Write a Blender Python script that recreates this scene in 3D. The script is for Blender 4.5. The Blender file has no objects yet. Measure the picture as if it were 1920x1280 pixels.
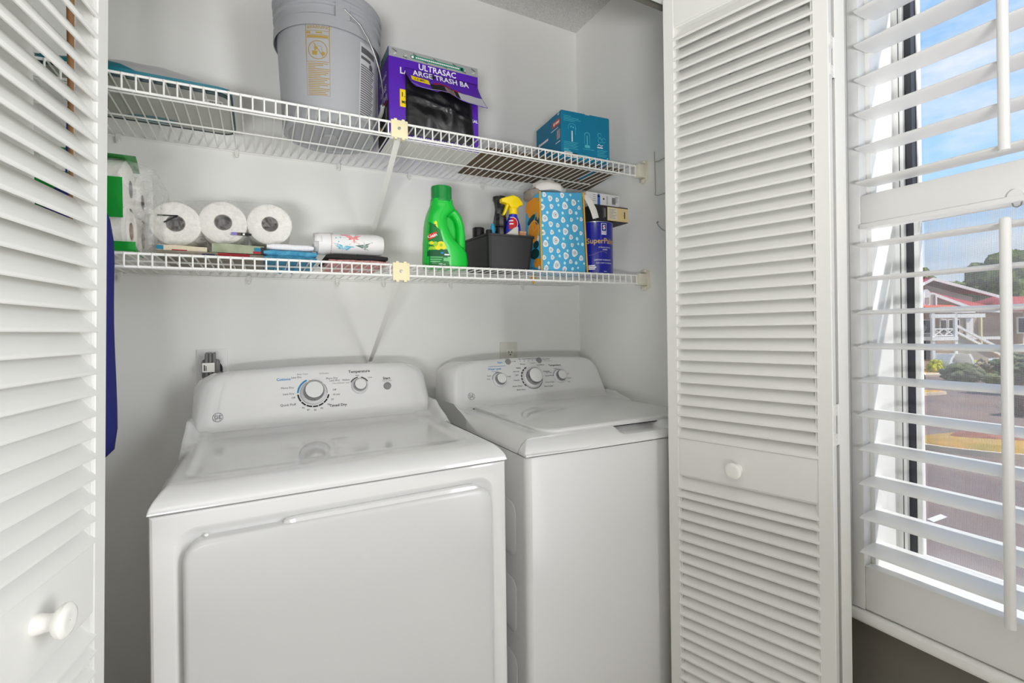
import bpy, bmesh, math, random
from mathutils import Vector, Matrix, noise
from mathutils.bvhtree import BVHTree
sc = bpy.context.scene
COL = sc.collection
random.seed(7)
PI = math.pi
V = Vector

# ------------------------------------------------------------------ camera
YAW, ROLL, EYE = math.radians(27.6), math.radians(.75), 1.15
fw = V((math.sin(YAW), math.cos(YAW), 0)); rt0 = V((math.cos(YAW), -math.sin(YAW), 0)); up0 = V((0, 0, 1))
rt = rt0*math.cos(ROLL) - up0*math.sin(ROLL); up = up0*math.cos(ROLL) + rt0*math.sin(ROLL)
cd = bpy.data.cameras.new('camera'); cam = bpy.data.objects.new('camera', cd); COL.objects.link(cam)
cam.matrix_world = Matrix(((rt.x, up.x, -fw.x, 0), (rt.y, up.y, -fw.y, 0), (rt.z, up.z, -fw.z, EYE), (0, 0, 0, 1)))
cd.sensor_width = 36; cd.lens = 36*903/1920; cd.shift_y = -18/1920; cd.clip_start = .02; cd.clip_end = 400
sc.camera = cam

# ------------------------------------------------------------------ world, sun, added fill lights, exposure
sc.view_settings.view_transform = 'Standard'; sc.view_settings.look = 'None'
sc.view_settings.exposure = 0.0; sc.view_settings.gamma = 1; sc.view_settings.use_curve_mapping = False
SKY, SUN, SIDE_FILL, UP_FILL = 1.3, 5.8, 50, 75
sc.cycles.max_bounces = 16; sc.cycles.diffuse_bounces = 12; sc.cycles.transparent_max_bounces = 24
w = bpy.data.worlds.new('sky'); sc.world = w; w.use_nodes = True
nt = w.node_tree; nt.nodes.clear(); N = nt.nodes.new; L = nt.links.new
out = N('ShaderNodeOutputWorld'); bg = N('ShaderNodeBackground'); tc = N('ShaderNodeTexCoord')
sep = N('ShaderNodeSeparateXYZ'); L(tc.outputs['Generated'], sep.inputs[0])
rmp = N('ShaderNodeValToRGB'); L(sep.outputs['Z'], rmp.inputs[0])
rmp.color_ramp.elements[0].position = .0; rmp.color_ramp.elements[0].color = (.62, .66, .72, 1)
rmp.color_ramp.elements[1].position = .75; rmp.color_ramp.elements[1].color = (.15, .38, .80, 1)
e = rmp.color_ramp.elements.new(.2); e.color = (.40, .62, .88, 1)
e = rmp.color_ramp.elements.new(.4); e.color = (.23, .47, .83, 1)
mp = N('ShaderNodeMapping'); mp.inputs['Scale'].default_value = (2.2, 2.2, 6.5); L(tc.outputs['Generated'], mp.inputs[0])
nz = N('ShaderNodeTexNoise'); nz.inputs['Scale'].default_value = 1.7; nz.inputs['Detail'].default_value = 7; nz.inputs['Roughness'].default_value = .58
L(mp.outputs[0], nz.inputs['Vector'])
cr = N('ShaderNodeValToRGB'); cr.color_ramp.elements[0].position = .47; cr.color_ramp.elements[1].position = .72; L(nz.outputs[0], cr.inputs[0])
mx = N('ShaderNodeMixRGB'); L(cr.outputs[0], mx.inputs[0]); L(rmp.outputs[0], mx.inputs[1]); mx.inputs[2].default_value = (.70, .74, .80, 1)
L(mx.outputs[0], bg.inputs[0]); bg.inputs[1].default_value = SKY; L(bg.outputs[0], out.inputs[0])

def light(name, kind, loc, d, power, color=(1, 1, 1), **k):
    l = bpy.data.lights.new(name, kind); l.energy = power; l.color = color
    for a, b in k.items(): setattr(l, a, b)
    o = bpy.data.objects.new(name, l); COL.objects.link(o); o.location = loc
    o.rotation_euler = V(d).to_track_quat('-Z', 'Y').to_euler(); return o
light('sun', 'SUN', (0, 0, 8), (-.30, .50, -.81), SUN, (1, .96, .90), angle=.03)
light('side_fill_light', 'AREA', (1.24, -.95, 1.27), (-1, 0, 0), SIDE_FILL, (1, 1, 1), shape='RECTANGLE', size=1.1, size_y=1.6)  # added side fill light, set inside the added window opening
light('up_fill_light', 'AREA', (-.5, -.92, .76), (0, .1, 1), UP_FILL, (1, 1, 1), shape='DISK', size=.6)  # added upward fill light, sitting in the added bowl

# ------------------------------------------------------------------ materials
def lin(c):
    return tuple(((v/255)/12.92 if v/255 <= .04045 else ((v/255+.055)/1.055)**2.4) for v in c) + (1,)
MATS = {}
def M(name, rgb, rough=.5, metal=0, bump=None, spec=.5, coat=0, vary=None, trans=0, alpha=1, ior=1.45, aniso=None):
    if name in MATS: return MATS[name]
    m = bpy.data.materials.new(name); m.use_nodes = True; MATS[name] = m
    t = m.node_tree; b = t.nodes['Principled BSDF']
    b.inputs['Base Color'].default_value = lin(rgb); b.inputs['Roughness'].default_value = rough
    b.inputs['Metallic'].default_value = metal; b.inputs['Specular IOR Level'].default_value = spec
    b.inputs['Coat Weight'].default_value = coat; b.inputs['Coat Roughness'].default_value = .035
    b.inputs['Transmission Weight'].default_value = trans; b.inputs['Alpha'].default_value = alpha; b.inputs['IOR'].default_value = ior
    if bump or vary:
        co = t.nodes.new('ShaderNodeTexCoord')
    if bump:
        n = t.nodes.new('ShaderNodeTexNoise'); n.inputs['Scale'].default_value = bump[0]; n.inputs['Detail'].default_value = 4
        t.links.new(co.outputs['Object'], n.inputs['Vector'])
        q = t.nodes.new('ShaderNodeBump'); q.inputs['Strength'].default_value = bump[1]; q.inputs['Distance'].default_value = bump[2] if len(bump) > 2 else .002
        t.links.new(n.outputs[0], q.inputs['Height']); t.links.new(q.outputs[0], b.inputs['Normal'])
    if vary:
        n = t.nodes.new('ShaderNodeTexNoise'); n.inputs['Scale'].default_value = vary[0]; n.inputs['Detail'].default_value = 5
        t.links.new(co.outputs['Object'], n.inputs['Vector'])
        r = t.nodes.new('ShaderNodeValToRGB'); r.color_ramp.elements[0].position = .35; r.color_ramp.elements[1].position = .65
        r.color_ramp.elements[0].color = lin(vary[1]); r.color_ramp.elements[1].color = lin(rgb)
        t.links.new(n.outputs[0], r.inputs[0]); t.links.new(r.outputs[0], b.inputs['Base Color'])
    return m
def M_film(name, rgb, amount, rough=.12, scale=40, wr=.5):
    """thin crinkled clear plastic: part see-through, part glossy"""
    if name in MATS: return MATS[name]
    m = bpy.data.materials.new(name); m.use_nodes = True; MATS[name] = m
    t = m.node_tree; t.nodes.clear(); n = t.nodes.new; l = t.links.new
    o = n('ShaderNodeOutputMaterial'); mixs = n('ShaderNodeMixShader'); tr = n('ShaderNodeBsdfTransparent'); pb = n('ShaderNodeBsdfPrincipled')
    pb.inputs['Base Color'].default_value = lin(rgb); pb.inputs['Roughness'].default_value = rough
    co = n('ShaderNodeTexCoord'); nz = n('ShaderNodeTexNoise'); nz.inputs['Scale'].default_value = scale; nz.inputs['Detail'].default_value = 3; nz.inputs['Distortion'].default_value = 1.5
    l(co.outputs['Object'], nz.inputs['Vector'])
    bp = n('ShaderNodeBump'); bp.inputs['Strength'].default_value = wr; bp.inputs['Distance'].default_value = .01; l(nz.outputs[0], bp.inputs['Height']); l(bp.outputs[0], pb.inputs['Normal'])
    r = n('ShaderNodeMapRange'); r.inputs['From Min'].default_value = .35; r.inputs['From Max'].default_value = .75
    r.inputs['To Min'].default_value = amount*.35; r.inputs['To Max'].default_value = amount*1.7; l(nz.outputs[0], r.inputs['Value'])
    l(r.outputs[0], mixs.inputs[0]); l(tr.outputs[0], mixs.inputs[1]); l(pb.outputs[0], mixs.inputs[2]); l(mixs.outputs[0], o.inputs[0])
    return m

WALL = M('wall_paint', (243, 243, 240), .75, bump=(160, .12, .001), vary=(2.2, (240, 240, 237)))
CEIL = M('ceiling_popcorn', (236, 235, 232), .9, bump=(230, 1, .006), vary=(260, (210, 209, 206)))
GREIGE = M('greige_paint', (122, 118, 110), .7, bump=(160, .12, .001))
FLOOR = M('floor_carpet', (196, 191, 182), .95, bump=(300, .6, .004), vary=(6, (184, 178, 168)))
DOORW = M('door_gloss_white', (229, 229, 226), .42, bump=(60, .06, .001))
TRIMW = M('trim_white', (242, 242, 239), .38)
SHUT = M('shutter_white', (234, 234, 233), .35)
ENAM = M('white_enamel', (222, 222, 221), .12, spec=.55, coat=.6)  # tone raised so the machine tops look more brightly lit
ENAMT = M('white_enamel_textured_shaded', (206, 206, 205), .30, bump=(700, .05, .0005), coat=.15)  # textured door enamel, its colour also darkened so the front looks less lit
PLAST = M('white_plastic', (236, 236, 234), .26, coat=.2)
DARKGAP = M('dark_gap', (40, 40, 40), .8)
CHROME = M('chrome', (168, 168, 170), .08, metal=1)
STEEL = M('galvanised_steel', (165, 165, 162), .35, metal=1)
WIRE = M('white_vinyl_wire', (240, 240, 237), .35)
CREAM = M('cream_plastic', (236, 226, 186), .45)
BLACK = M('black_print', (28, 28, 30), .6)
GREYP = M('grey_print', (120, 122, 124), .6)
BTN = M('grey_rubber_button', (138, 138, 138), .6)
CYAN = M('cyan_print', (25, 140, 196), .6)
WHITEP = M('white_print', (244, 244, 244), .6)
CLEARW = M('paper_white', (240, 239, 233), .85)

# ------------------------------------------------------------------ mesh helpers
class MB:
    def __init__(s): s.v = []; s.f = []; s.m = []
    def add(s, vs, fs, m=0):
        o = len(s.v); s.v += [tuple(v) for v in vs]; s.f += [tuple(i+o for i in f) for f in fs]; s.m += [m]*len(fs); return s
    def box(s, x0, x1, y0, y1, z0, z1, m=0, r=0, seg=2):
        if r:
            bm = bmesh.new(); bmesh.ops.create_cube(bm, size=1)
            for v in bm.verts: v.co = V((x0+(v.co.x+.5)*(x1-x0), y0+(v.co.y+.5)*(y1-y0), z0+(v.co.z+.5)*(z1-z0)))
            bmesh.ops.bevel(bm, geom=list(bm.edges), offset=r, segments=seg, profile=.5, affect='EDGES')
            return s.bm(bm, m)
        vs = [(x, y, z) for x in (x0, x1) for y in (y0, y1) for z in (z0, z1)]
        return s.add(vs, [(0, 1, 3, 2), (4, 6, 7, 5), (0, 4, 5, 1), (2, 3, 7, 6), (0, 2, 6, 4), (1, 5, 7, 3)], m)
    def bm(s, bm, m=0):
        bm.verts.index_update(); s.add([v.co[:] for v in bm.verts], [[v.index for v in f.verts] for f in bm.faces], m); bm.free(); return s
    def hexa(s, b, t, m=0):
        """box from four bottom and four top corners, both counter-clockwise seen from above"""
        return s.add(list(b)+list(t), [(3, 2, 1, 0), (4, 5, 6, 7), (0, 1, 5, 4), (1, 2, 6, 5), (2, 3, 7, 6), (3, 0, 4, 7)], m)
    def loft(s, rings, m=0, cap0=True, cap1=True, closed=True):
        n = len(rings[0]); vs = [p for r in rings for p in r]; fs = []
        for i in range(len(rings)-1):
            for j in range(n if closed else n-1):
                k = (j+1) % n; fs.append((i*n+j, i*n+k, (i+1)*n+k, (i+1)*n+j))
        if cap0: fs.append(tuple(range(n-1, -1, -1)))
        if cap1: fs.append(tuple((len(rings)-1)*n+j for j in range(n)))
        return s.add(vs, fs, m)
    def tube(s, path, r, n=8, m=0, closed=False):
        P = [V(p) for p in path]; rings = []; ref = None; k = len(P)
        for i, p in enumerate(P):
            a = P[i-1] if (i > 0 or closed) else P[0]; b = P[(i+1) % k] if (i < k-1 or closed) else P[-1]
            t = (b-a).normalized()
            if ref is None:
                ref = t.orthogonal().normalized()
            ref = (ref - t*ref.dot(t)).normalized(); bi = t.cross(ref)
            rr = r[i] if isinstance(r, (list, tuple)) else r
            rings.append([p + ref*(rr*math.cos(2*PI*j/n)) + bi*(rr*math.sin(2*PI*j/n)) for j in range(n)])
        if closed: rings.append(rings[0])
        return s.loft(rings, m, not closed, not closed)
    def lathe(s, prof, n=32, c=(0, 0, 0), m=0, fr=None, cap0=False, cap1=False):
        """profile of (radius, height) turned about z, or about the third axis of the frame fr=(origin, ex, ey, ez)"""
        rings = []
        for r, h in prof:
            ring = []
            for j in range(n):
                a = 2*PI*j/n; x, y = r*math.cos(a), r*math.sin(a)
                ring.append(V(c)+V((x, y, h)) if fr is None else fr[0]+fr[1]*x+fr[2]*y+fr[3]*h)
            rings.append(ring)
        return s.loft(rings, m, cap0, cap1)
    def grid(s, fn, nu, nv, m=0):
        vs = [fn(i/nu, j/nv) for j in range(nv+1) for i in range(nu+1)]
        return s.add(vs, [(j*(nu+1)+i, j*(nu+1)+i+1, (j+1)*(nu+1)+i+1, (j+1)*(nu+1)+i) for j in range(nv) for i in range(nu)], m)
    def sphere(s, c, r, n=16, k=10, m=0, fn=None):
        vs = []; 
        for i in range(k+1):
            th = PI*i/k
            for j in range(n):
                a = 2*PI*j/n; d = V((math.sin(th)*math.cos(a), math.sin(th)*math.sin(a), math.cos(th)))
                q = fn(d) if fn else 1
                vs.append((c[0]+d.x*r[0]*q, c[1]+d.y*r[1]*q, c[2]+d.z*r[2]*q))
        return s.add(vs, [(i*n+j, (i+1)*n+j, (i+1)*n+(j+1) % n, i*n+(j+1) % n) for i in range(k) for j in range(n)], m)
    def bvh(s): return BVHTree.FromPolygons([V(v) for v in s.v], s.f)
    def mesh(s, name, mats, off=(0, 0, 0), smooth=35):
        me = bpy.data.meshes.new(name); o = V(off)
        me.from_pydata([V(v)-o for v in s.v], [], s.f); me.validate()
        if not isinstance(mats, (list, tuple)): mats = [mats]
        for q in mats: me.materials.append(q)
        if len(mats) > 1 and len(me.polygons) == len(s.m): me.polygons.foreach_set('material_index', s.m)
        bm = bmesh.new(); bm.from_mesh(me); bmesh.ops.remove_doubles(bm, verts=bm.verts, dist=1e-6); bmesh.ops.recalc_face_normals(bm, faces=bm.faces); bm.to_mesh(me); bm.free()
        if smooth:
            me.polygons.foreach_set('use_smooth', [True]*len(me.polygons)); me.set_sharp_from_angle(angle=math.radians(smooth))
        return me
ROOT = {}
def link(name, me, parent=None, loc=(0, 0, 0), rot=None):
    o = bpy.data.objects.new(name, me); COL.objects.link(o); o.location = loc
    if rot: o.rotation_euler = rot
    if parent is not None:
        o.parent = parent; ROOT[o] = ROOT.get(parent, (0, 0, 0))
    return o
def part(name, mb, mats, parent, smooth=35, label=None):
    """mesh given in room coordinates, kept as a child of its thing"""
    o = link(name, mb.mesh(name, mats, ROOT.get(parent, (0, 0, 0)), smooth), parent)
    if label: o['label'] = label
    return o
def thing(name, label, cat, loc=(0, 0, 0), rotz=0, group=None):
    o = bpy.data.objects.new(name, None); o.empty_display_size = .05; COL.objects.link(o); o.location = loc; o.rotation_euler = (0, 0, rotz)
    o['label'] = label; o['category'] = cat
    if group: o['group'] = group
    ROOT[o] = tuple(loc) if rotz == 0 else (0, 0, 0)
    return o
def single(name, mb, mats, label, cat, loc=(0, 0, 0), group=None, smooth=35):
    o = link(name, mb.mesh(name, mats, loc, smooth), None, loc); o['label'] = label; o['category'] = cat; ROOT[o] = tuple(loc)
    if group: o['group'] = group
    return o
def struct(name, mb, mats, smooth=0):
    o = link(name, mb.mesh(name, mats, (0, 0, 0), smooth)); o['kind'] = 'structure'; ROOT[o] = (0, 0, 0); return o

def rr(x0, x1, y0, y1, r, n=6):
    """rounded rectangle outline, counter-clockwise"""
    p = []
    for cx, cy, a in ((x1-r, y1-r, 0), (x0+r, y1-r, PI/2), (x0+r, y0+r, PI), (x1-r, y0+r, 1.5*PI)):
        for i in range(n+1): p.append((cx+r*math.cos(a+PI/2*i/n), cy+r*math.sin(a+PI/2*i/n)))
    return p

_txt = {}
def text2d(t, size=1.0, align='CENTER', bold=False):
    k = (t, align, bold)
    if k not in _txt:
        c = bpy.data.curves.new('lettering', 'FONT'); c.body = t; c.align_x = align; c.align_y = 'CENTER'; c.resolution_u = 2
        if bold: c.offset = .018
        o = bpy.data.objects.new('lettering', c); COL.objects.link(o)
        dg = bpy.context.evaluated_depsgraph_get(); me = bpy.data.meshes.new_from_object(o.evaluated_get(dg))
        _txt[k] = ([tuple(v.co[:2]) for v in me.vertices], [tuple(p.vertices) for p in me.polygons])
        bpy.data.objects.remove(o); bpy.data.curves.remove(c); bpy.data.meshes.remove(me)
    vs, fs = _txt[k]
    return [(x*size, y*size) for x, y in vs], fs
class Print:
    """flat print laid out in its own plane, then laid onto the surface of the thing that carries it"""
    def __init__(s): s.v = []; s.f = []; s.m = []; s.h = []
    def add(s, vs, fs, m, h=0):
        o = len(s.v); s.v += list(vs); s.h += [h]*len(vs); s.f += [tuple(i+o for i in f) for f in fs]; s.m += [m]*len(fs); return s
    def rect(s, u0, u1, v0, v1, m=0, nu=1, nv=1, h=0):
        vs = [(u0+(u1-u0)*i/nu, v0+(v1-v0)*j/nv) for j in range(nv+1) for i in range(nu+1)]
        return s.add(vs, [(j*(nu+1)+i, j*(nu+1)+i+1, (j+1)*(nu+1)+i+1, (j+1)*(nu+1)+i) for j in range(nv) for i in range(nu)], m, h)
    def quad(s, a, b, c, d, m=0, nu=4, nv=4, h=0):
        vs = []
        for j in range(nv+1):
            for i in range(nu+1):
                u, v = i/nu, j/nv
                vs.append(tuple((1-v)*((1-u)*a[k]+u*b[k])+v*((1-u)*d[k]+u*c[k]) for k in (0, 1)))
        return s.add(vs, [(j*(nu+1)+i, j*(nu+1)+i+1, (j+1)*(nu+1)+i+1, (j+1)*(nu+1)+i) for j in range(nv) for i in range(nu)], m, h)
    def disc(s, u, v, a, b=None, m=0, n=20, rings=1, h=0, rot=0):
        b = b or a; vs = [(u, v)]; fs = []; c, d = math.cos(rot), math.sin(rot)
        for k in range(1, rings+1):
            for i in range(n):
                x, y = a*k/rings*math.cos(2*PI*i/n), b*k/rings*math.sin(2*PI*i/n); vs.append((u+x*c-y*d, v+x*d+y*c))
        for i in range(n):
            j = (i+1) % n; fs.append((0, 1+i, 1+j))
            for k in range(1, rings): fs.append((1+(k-1)*n+i, 1+k*n+i, 1+k*n+j, 1+(k-1)*n+j))
        return s.add(vs, fs, m, h)
    def arc(s, u, v, r0, r1, a0=0, a1=360, m=0, n=32, h=0, asp=1):
        vs = []
        for i in range(n+1):
            a = math.radians(a0+(a1-a0)*i/n); vs += [(u+r0*math.cos(a), v+r0*asp*math.sin(a)), (u+r1*math.cos(a), v+r1*asp*math.sin(a))]
        return s.add(vs, [(2*i, 2*i+1, 2*i+3, 2*i+2) for i in range(n)], m, h)
    def text(s, t, u, v, size, m=0, align='CENTER', rot=0, bold=False, h=0, sx=1):
        vs, fs = text2d(t, size, align, bold); c, d = math.cos(rot), math.sin(rot)
        return s.add([(u+x*sx*c-y*d, v+x*sx*d+y*c) for x, y in vs], fs, m, h)
    def stroke(s, pts, wd, m=0, h=0):
        for (a, b), (c, d) in zip(pts, pts[1:]):
            dx, dy = c-a, d-b; l = math.hypot(dx, dy) or 1; nx, ny = -dy/l*wd/2, dx/l*wd/2
            s.add([(a+nx, b+ny), (a-nx, b-ny), (c-nx, d-ny), (c+nx, d+ny)], [(0, 1, 2, 3)], m, h)
        return s
    def poly(s, pts, m=0, h=0):
        cx = sum(p[0] for p in pts)/len(pts); cy = sum(p[1] for p in pts)/len(pts); n = len(pts)
        return s.add([(cx, cy)]+list(pts), [(0, 1+i, 1+(i+1) % n) for i in range(n)], m, h)
    def star(s, u, v, r, m, rot=0, k=.42, h=0):
        p = []
        for i in range(10):
            a = rot+PI/5*i; q = r*(1 if i % 2 == 0 else k); p.append((u+q*math.cos(a), v+q*math.sin(a)))
        return s.poly(p, m, h)
    def lay(s, name, mats, parent, org, ex, ey, target=None, off=.0005, label=None, reach=.12):
        org, ex, ey = V(org), V(ex), V(ey); n = ex.cross(ey).normalized(); mb = MB(); pts = []
        for (u, v), h in zip(s.v, s.h):
            p = org+ex*u+ey*v
            if target is not None:
                hit = target.ray_cast(p+n*reach, -n)
                p = hit[0] if hit[0] is not None else target.find_nearest(p)[0]
            pts.append(p+n*(off+h))
        mb.v = [tuple(p) for p in pts]; mb.f = s.f; mb.m = s.m
        return part(name, mb, mats, parent, 0, label)
    def wrap(s, name, mats, parent, c, rad, ang, off=.0005, label=None):
        """roll the print round an upright cylinder or cone, its middle facing the angle ang"""
        mb = MB()
        for (u, v), h in zip(s.v, s.h):
            r = rad(v); a = ang+u/rad(.12); mb.v.append((c[0]+(r+off+h)*math.cos(a), c[1]+(r+off+h)*math.sin(a), c[2]+v))
        mb.f = s.f; mb.m = s.m; return part(name, mb, mats, parent, 0, label)

# ------------------------------------------------------------------ room shell
XR, YB, HC = 1.275, 1.78, 2.49
struct('floor', MB().box(-2.7, 1.40, -5.3, 1.9, -.12, 0), FLOOR)
struct('ceiling', MB().box(-2.7, 1.40, -5.3, 1.9, HC, HC+.12), CEIL)
struct('wall_back', MB().box(-.70, XR+.12, YB, YB+.12, 0, HC), WALL)
struct('wall_right', MB().box(XR, XR+.12, .95, YB, 0, HC), WALL)
struct('wall_left', MB().box(-.70, -.58, 1.05, YB, 0, HC), WALL)
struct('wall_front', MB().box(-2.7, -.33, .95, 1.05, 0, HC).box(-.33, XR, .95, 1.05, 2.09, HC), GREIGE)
WY0, WY1, WZ0, WZ1 = .06, .605, .585, 2.12
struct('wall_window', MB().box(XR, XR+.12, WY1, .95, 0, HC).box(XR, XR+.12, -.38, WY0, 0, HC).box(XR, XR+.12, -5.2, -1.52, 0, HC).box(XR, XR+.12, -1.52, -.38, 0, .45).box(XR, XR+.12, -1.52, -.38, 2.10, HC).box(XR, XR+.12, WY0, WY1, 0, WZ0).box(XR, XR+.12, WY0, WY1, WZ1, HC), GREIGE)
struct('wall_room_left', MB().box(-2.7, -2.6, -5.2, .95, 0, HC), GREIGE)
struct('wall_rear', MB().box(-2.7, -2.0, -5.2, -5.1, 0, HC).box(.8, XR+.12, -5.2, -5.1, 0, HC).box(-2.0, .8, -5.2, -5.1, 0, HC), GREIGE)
lm = thing('added_uplighter', 'added low white uplighter with an open bowl, unseen behind the viewer', 'lamp', (-.5, -.92, 0))  # added out of view to house the upward fill light
part('lamp_base', MB().lathe([(.0005, 0), (.15, 0), (.15, .015), (.02, .03), (.0005, .03)], 32, (-.5, -.92, 0)), TRIMW, lm)
part('pole', MB().tube([(-.5, -.92, .02), (-.5, -.92, .66)], .014, 12), TRIMW, lm)
part('lamp_bowl', MB().lathe([(.0005, .65), (.10, .66), (.22, .69), (.32, .745), (.315, .75), (.21, .70), (.10, .672), (.0005, .665)], 40, (-.5, -.92, 0)), TRIMW, lm)

# ------------------------------------------------------------------ louvred bifold doors
def slat_mesh(length):
    """one louvre: front edge low, back edge high"""
    mb = MB(); a, b = V((0, -.001, 0)), V((0, .028, .0375)); d = (b-a).normalized(); n = V((0, -d.z, d.y)); t = .0032
    pr = []
    for s_, k in ((0, .35), (.06, 1), (.94, 1), (1, .35)): pr.append(a+(b-a)*s_+n*t*k)
    for s_, k in ((1, .35), (.94, 1), (.06, 1), (0, .35)): pr.append(a+(b-a)*s_-n*t*k)
    mb.loft([[p+V((x, 0, 0)) for p in pr] for x in (-.003, length+.003)])
    return mb.mesh('slat', DOORW, smooth=30)
def bifold_panel(root, W, x0=0, y0=0, ang=0, knob=None, mesh=None):
    T = .028; ST = .031; ca, sa = math.cos(ang), math.sin(ang)
    def put(name, mb):
        mb.v = [(x0+x*ca-y*sa, y0+x*sa+y*ca, z) for x, y, z in mb.v]; return part(name, mb, DOORW, root, 30)
    put('stile', MB().box(0, ST, 0, T, .012, 2.06, r=.0015, seg=1)); put('stile', MB().box(W-ST, W, 0, T, .012, 2.06, r=.0015, seg=1))
    for nm, a, b in (('bottom_rail', .012, .17), ('lock_rail', .758, .856), ('top_rail', 1.973, 2.06)):
        put(nm, MB().box(ST, W-ST, .001, T-.001, a, b, r=.001, seg=1))
    for nm, a, b in (('sticking', .17, .758), ('sticking', .856, 1.973)):
        mb = MB()
        for u0, u1, v0, v1 in ((ST, ST+.004, a, b), (W-ST-.004, W-ST, a, b), (ST+.004, W-ST-.004, a, a+.004), (ST+.004, W-ST-.004, b-.004, b)):
            mb.box(u0, u1, .0045, T-.0045, v0, v1)
        put(nm, mb)
    mesh = mesh or slat_mesh(W-2*ST)
    for a, b, n in ((.170, .758, 20), (.856, 1.973, 37)):
        p = (b-a-.004)/n
        for i in range(n):
            z = a+p*i+.001
            if i == n-1: z -= .006
            x, y = x0+ST*ca, y0+ST*sa
            link('slat', mesh, root, (x, y, z), (0, 0, ang))
    if knob:
        kx, kz = knob; fr = (V((kx, 0, kz)), V((1, 0, 0)), V((0, 0, 1)), V((0, -1, 0)))
        mb = MB().lathe([(.0, -.002), (.0125, -.002), (.0115, .004), (.0098, .012), (.0105, .017), (.0165, .021), (.0195, .025), (.0200, .029), (.0170, .0325), (.013, .0335), (.006, .0328), (.0005, .0325)], 28, fr=fr)
        part('knob', mb, M('knob_white', (238, 237, 232), .3, coat=.3), root, 40)
    return mesh
def door(name, loc, rotz, lean=0):
    o = bpy.data.objects.new(name, None); o.empty_display_size = .1; COL.objects.link(o); o.location = loc; o.rotation_euler = (lean, 0, rotz)
    o['kind'] = 'structure'; ROOT[o] = (0, 0, 0); return o
WL = .39
aL = math.atan2(.985, .171); lean = .016; bk = V((-.985, .171, 0))
oL = V((-.2035, .918, 0))-V((.171, .985, 0))*WL + bk*(lean*1.144)
d1 = door('door_1', oL, aL, lean); sm = bifold_panel(d1, WL, knob=(WL-.162, .815))
d2 = door('door_2', (.996, .982, 0), math.atan2(-.96, .281))
bifold_panel(d2, WL, knob=(.185, .802), mesh=sm)
# the folded second leaf goes back from the hinge to the jamb
ux, uy = V((.281, -.96, 0)), V((.96, .281, 0))
def d2loc(p): q = V(p)-V((.996, .982, 0)); return q.dot(ux), q.dot(uy)
c0 = d2loc((1.168, .607, 0)); c1 = d2loc((1.254, .978, 0))
bifold_panel(d2, WL-.01, c0[0], c0[1], math.atan2(c1[1]-c0[1], c1[0]-c0[0]), mesh=slat_mesh(WL-.01-.062))
for hz in (.935, 1.75, .3):
    mb = MB()
    for z0, z1 in ((hz-.045, hz-.02), (hz+.02, hz+.045)): mb.box(WL-.001, WL+.0022, .006, .036, z0, z1)
    mb.tube([(WL+.002, .034, hz-.045), (WL+.002, .034, hz+.045)], .0035, 10)
    for z in (hz-.032, hz+.032): mb.lathe([(0, 0), (.003, 0), (.0022, .001), (0, .001)], 10, fr=(V((WL+.0022, .016, z)), V((0, 1, 0)), V((0, 0, 1)), V((1, 0, 0))))
    part('hinge', mb, DOORW, d2, 30)
struct('trim_1', MB().box(-.345, -.325, .94, 1.06, 0, 2.10).box(-.325, XR-.002, .985, 1.005, 2.07, 2.09), TRIMW)

# ------------------------------------------------------------------ window and shutter
win = door('window_1', (0, 0, 0), 0)
part('window_frame', MB().box(1.2565, 1.40, WY1-.004, WY1+.001, WZ0, WZ1).box(1.2565, 1.274, WY1+.001, .6345, .499, 2.13).box(1.30, 1.40, WY0, WY0+.004, WZ0, WZ1).box(1.262, 1.40, WY0, WY1, WZ0-.004, WZ0+.003).box(1.30, 1.40, WY0, WY1, WZ1-.004, WZ1)
     .box(1.362, 1.42, .583, WY1, WZ0, WZ1, r=.002).box(1.362, 1.42, WY0, WY0+.024, WZ0, WZ1, r=.002).box(1.362, 1.42, WY0, WY1, WZ0, WZ0+.012, r=.002).box(1.362, 1.42, WY0, WY1, WZ1-.02, WZ1, r=.002), TRIMW, win, 30)
part('window_track', MB().box(1.372, 1.41, .569, .584, WZ0+.02, WZ1-.02).box(1.3615, 1.3625, .5895, .591, WZ0+.02, WZ1-.02).box(1.372, 1.41, WY0+.02, WY0+.036, WZ0+.02, WZ1-.02), M('dark_track', (58, 60, 66), .5), win, 0)
def sash(x, z0, z1, wd):
    mb = MB()
    for y0, y1, a, b in ((.569-wd, .569, z0, z1), (WY0+.036, WY0+.036+wd, z0, z1), (WY0+.036, .569, z0, z0+.016), (WY0+.036, .569, z1-.035, z1)): mb.box(x, x+.018, y0, y1, a, b, r=.0015, seg=1)
    s_ = part('sash', mb, TRIMW, win, 30)
    g = M('window_glass', (255, 255, 255), 0)
    t = g.node_tree
    if 'Transparent BSDF' not in t.nodes:
        t.nodes.clear(); o = t.nodes.new('ShaderNodeOutputMaterial'); a = t.nodes.new('ShaderNodeBsdfTransparent'); b = t.nodes.new('ShaderNodeBsdfGlossy'); b.inputs['Roughness'].default_value = .01
        c = t.nodes.new('ShaderNodeMixShader'); f = t.nodes.new('ShaderNodeLayerWeight'); f.inputs[0].default_value = .5
        q = t.nodes.new('ShaderNodeMath'); q.operation = 'POWER'; q.inputs[1].default_value = 5; t.links.new(f.outputs['Facing'], q.inputs[0])
        q2 = t.nodes.new('ShaderNodeMath'); q2.operation = 'MULTIPLY_ADD'; q2.inputs[1].default_value = .7; q2.inputs[2].default_value = .025; t.links.new(q.outputs[0], q2.inputs[0])
        t.links.new(q2.outputs[0], c.inputs[0]); t.links.new(a.outputs[0], c.inputs[1]); t.links.new(b.outputs[0], c.inputs[2]); t.links.new(c.outputs[0], o.inputs[0])
    part('pane', MB().box(x+.007, x+.011, WY0+.037, .568, z0+.012, z1-.03), g, s_, 0)
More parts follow.
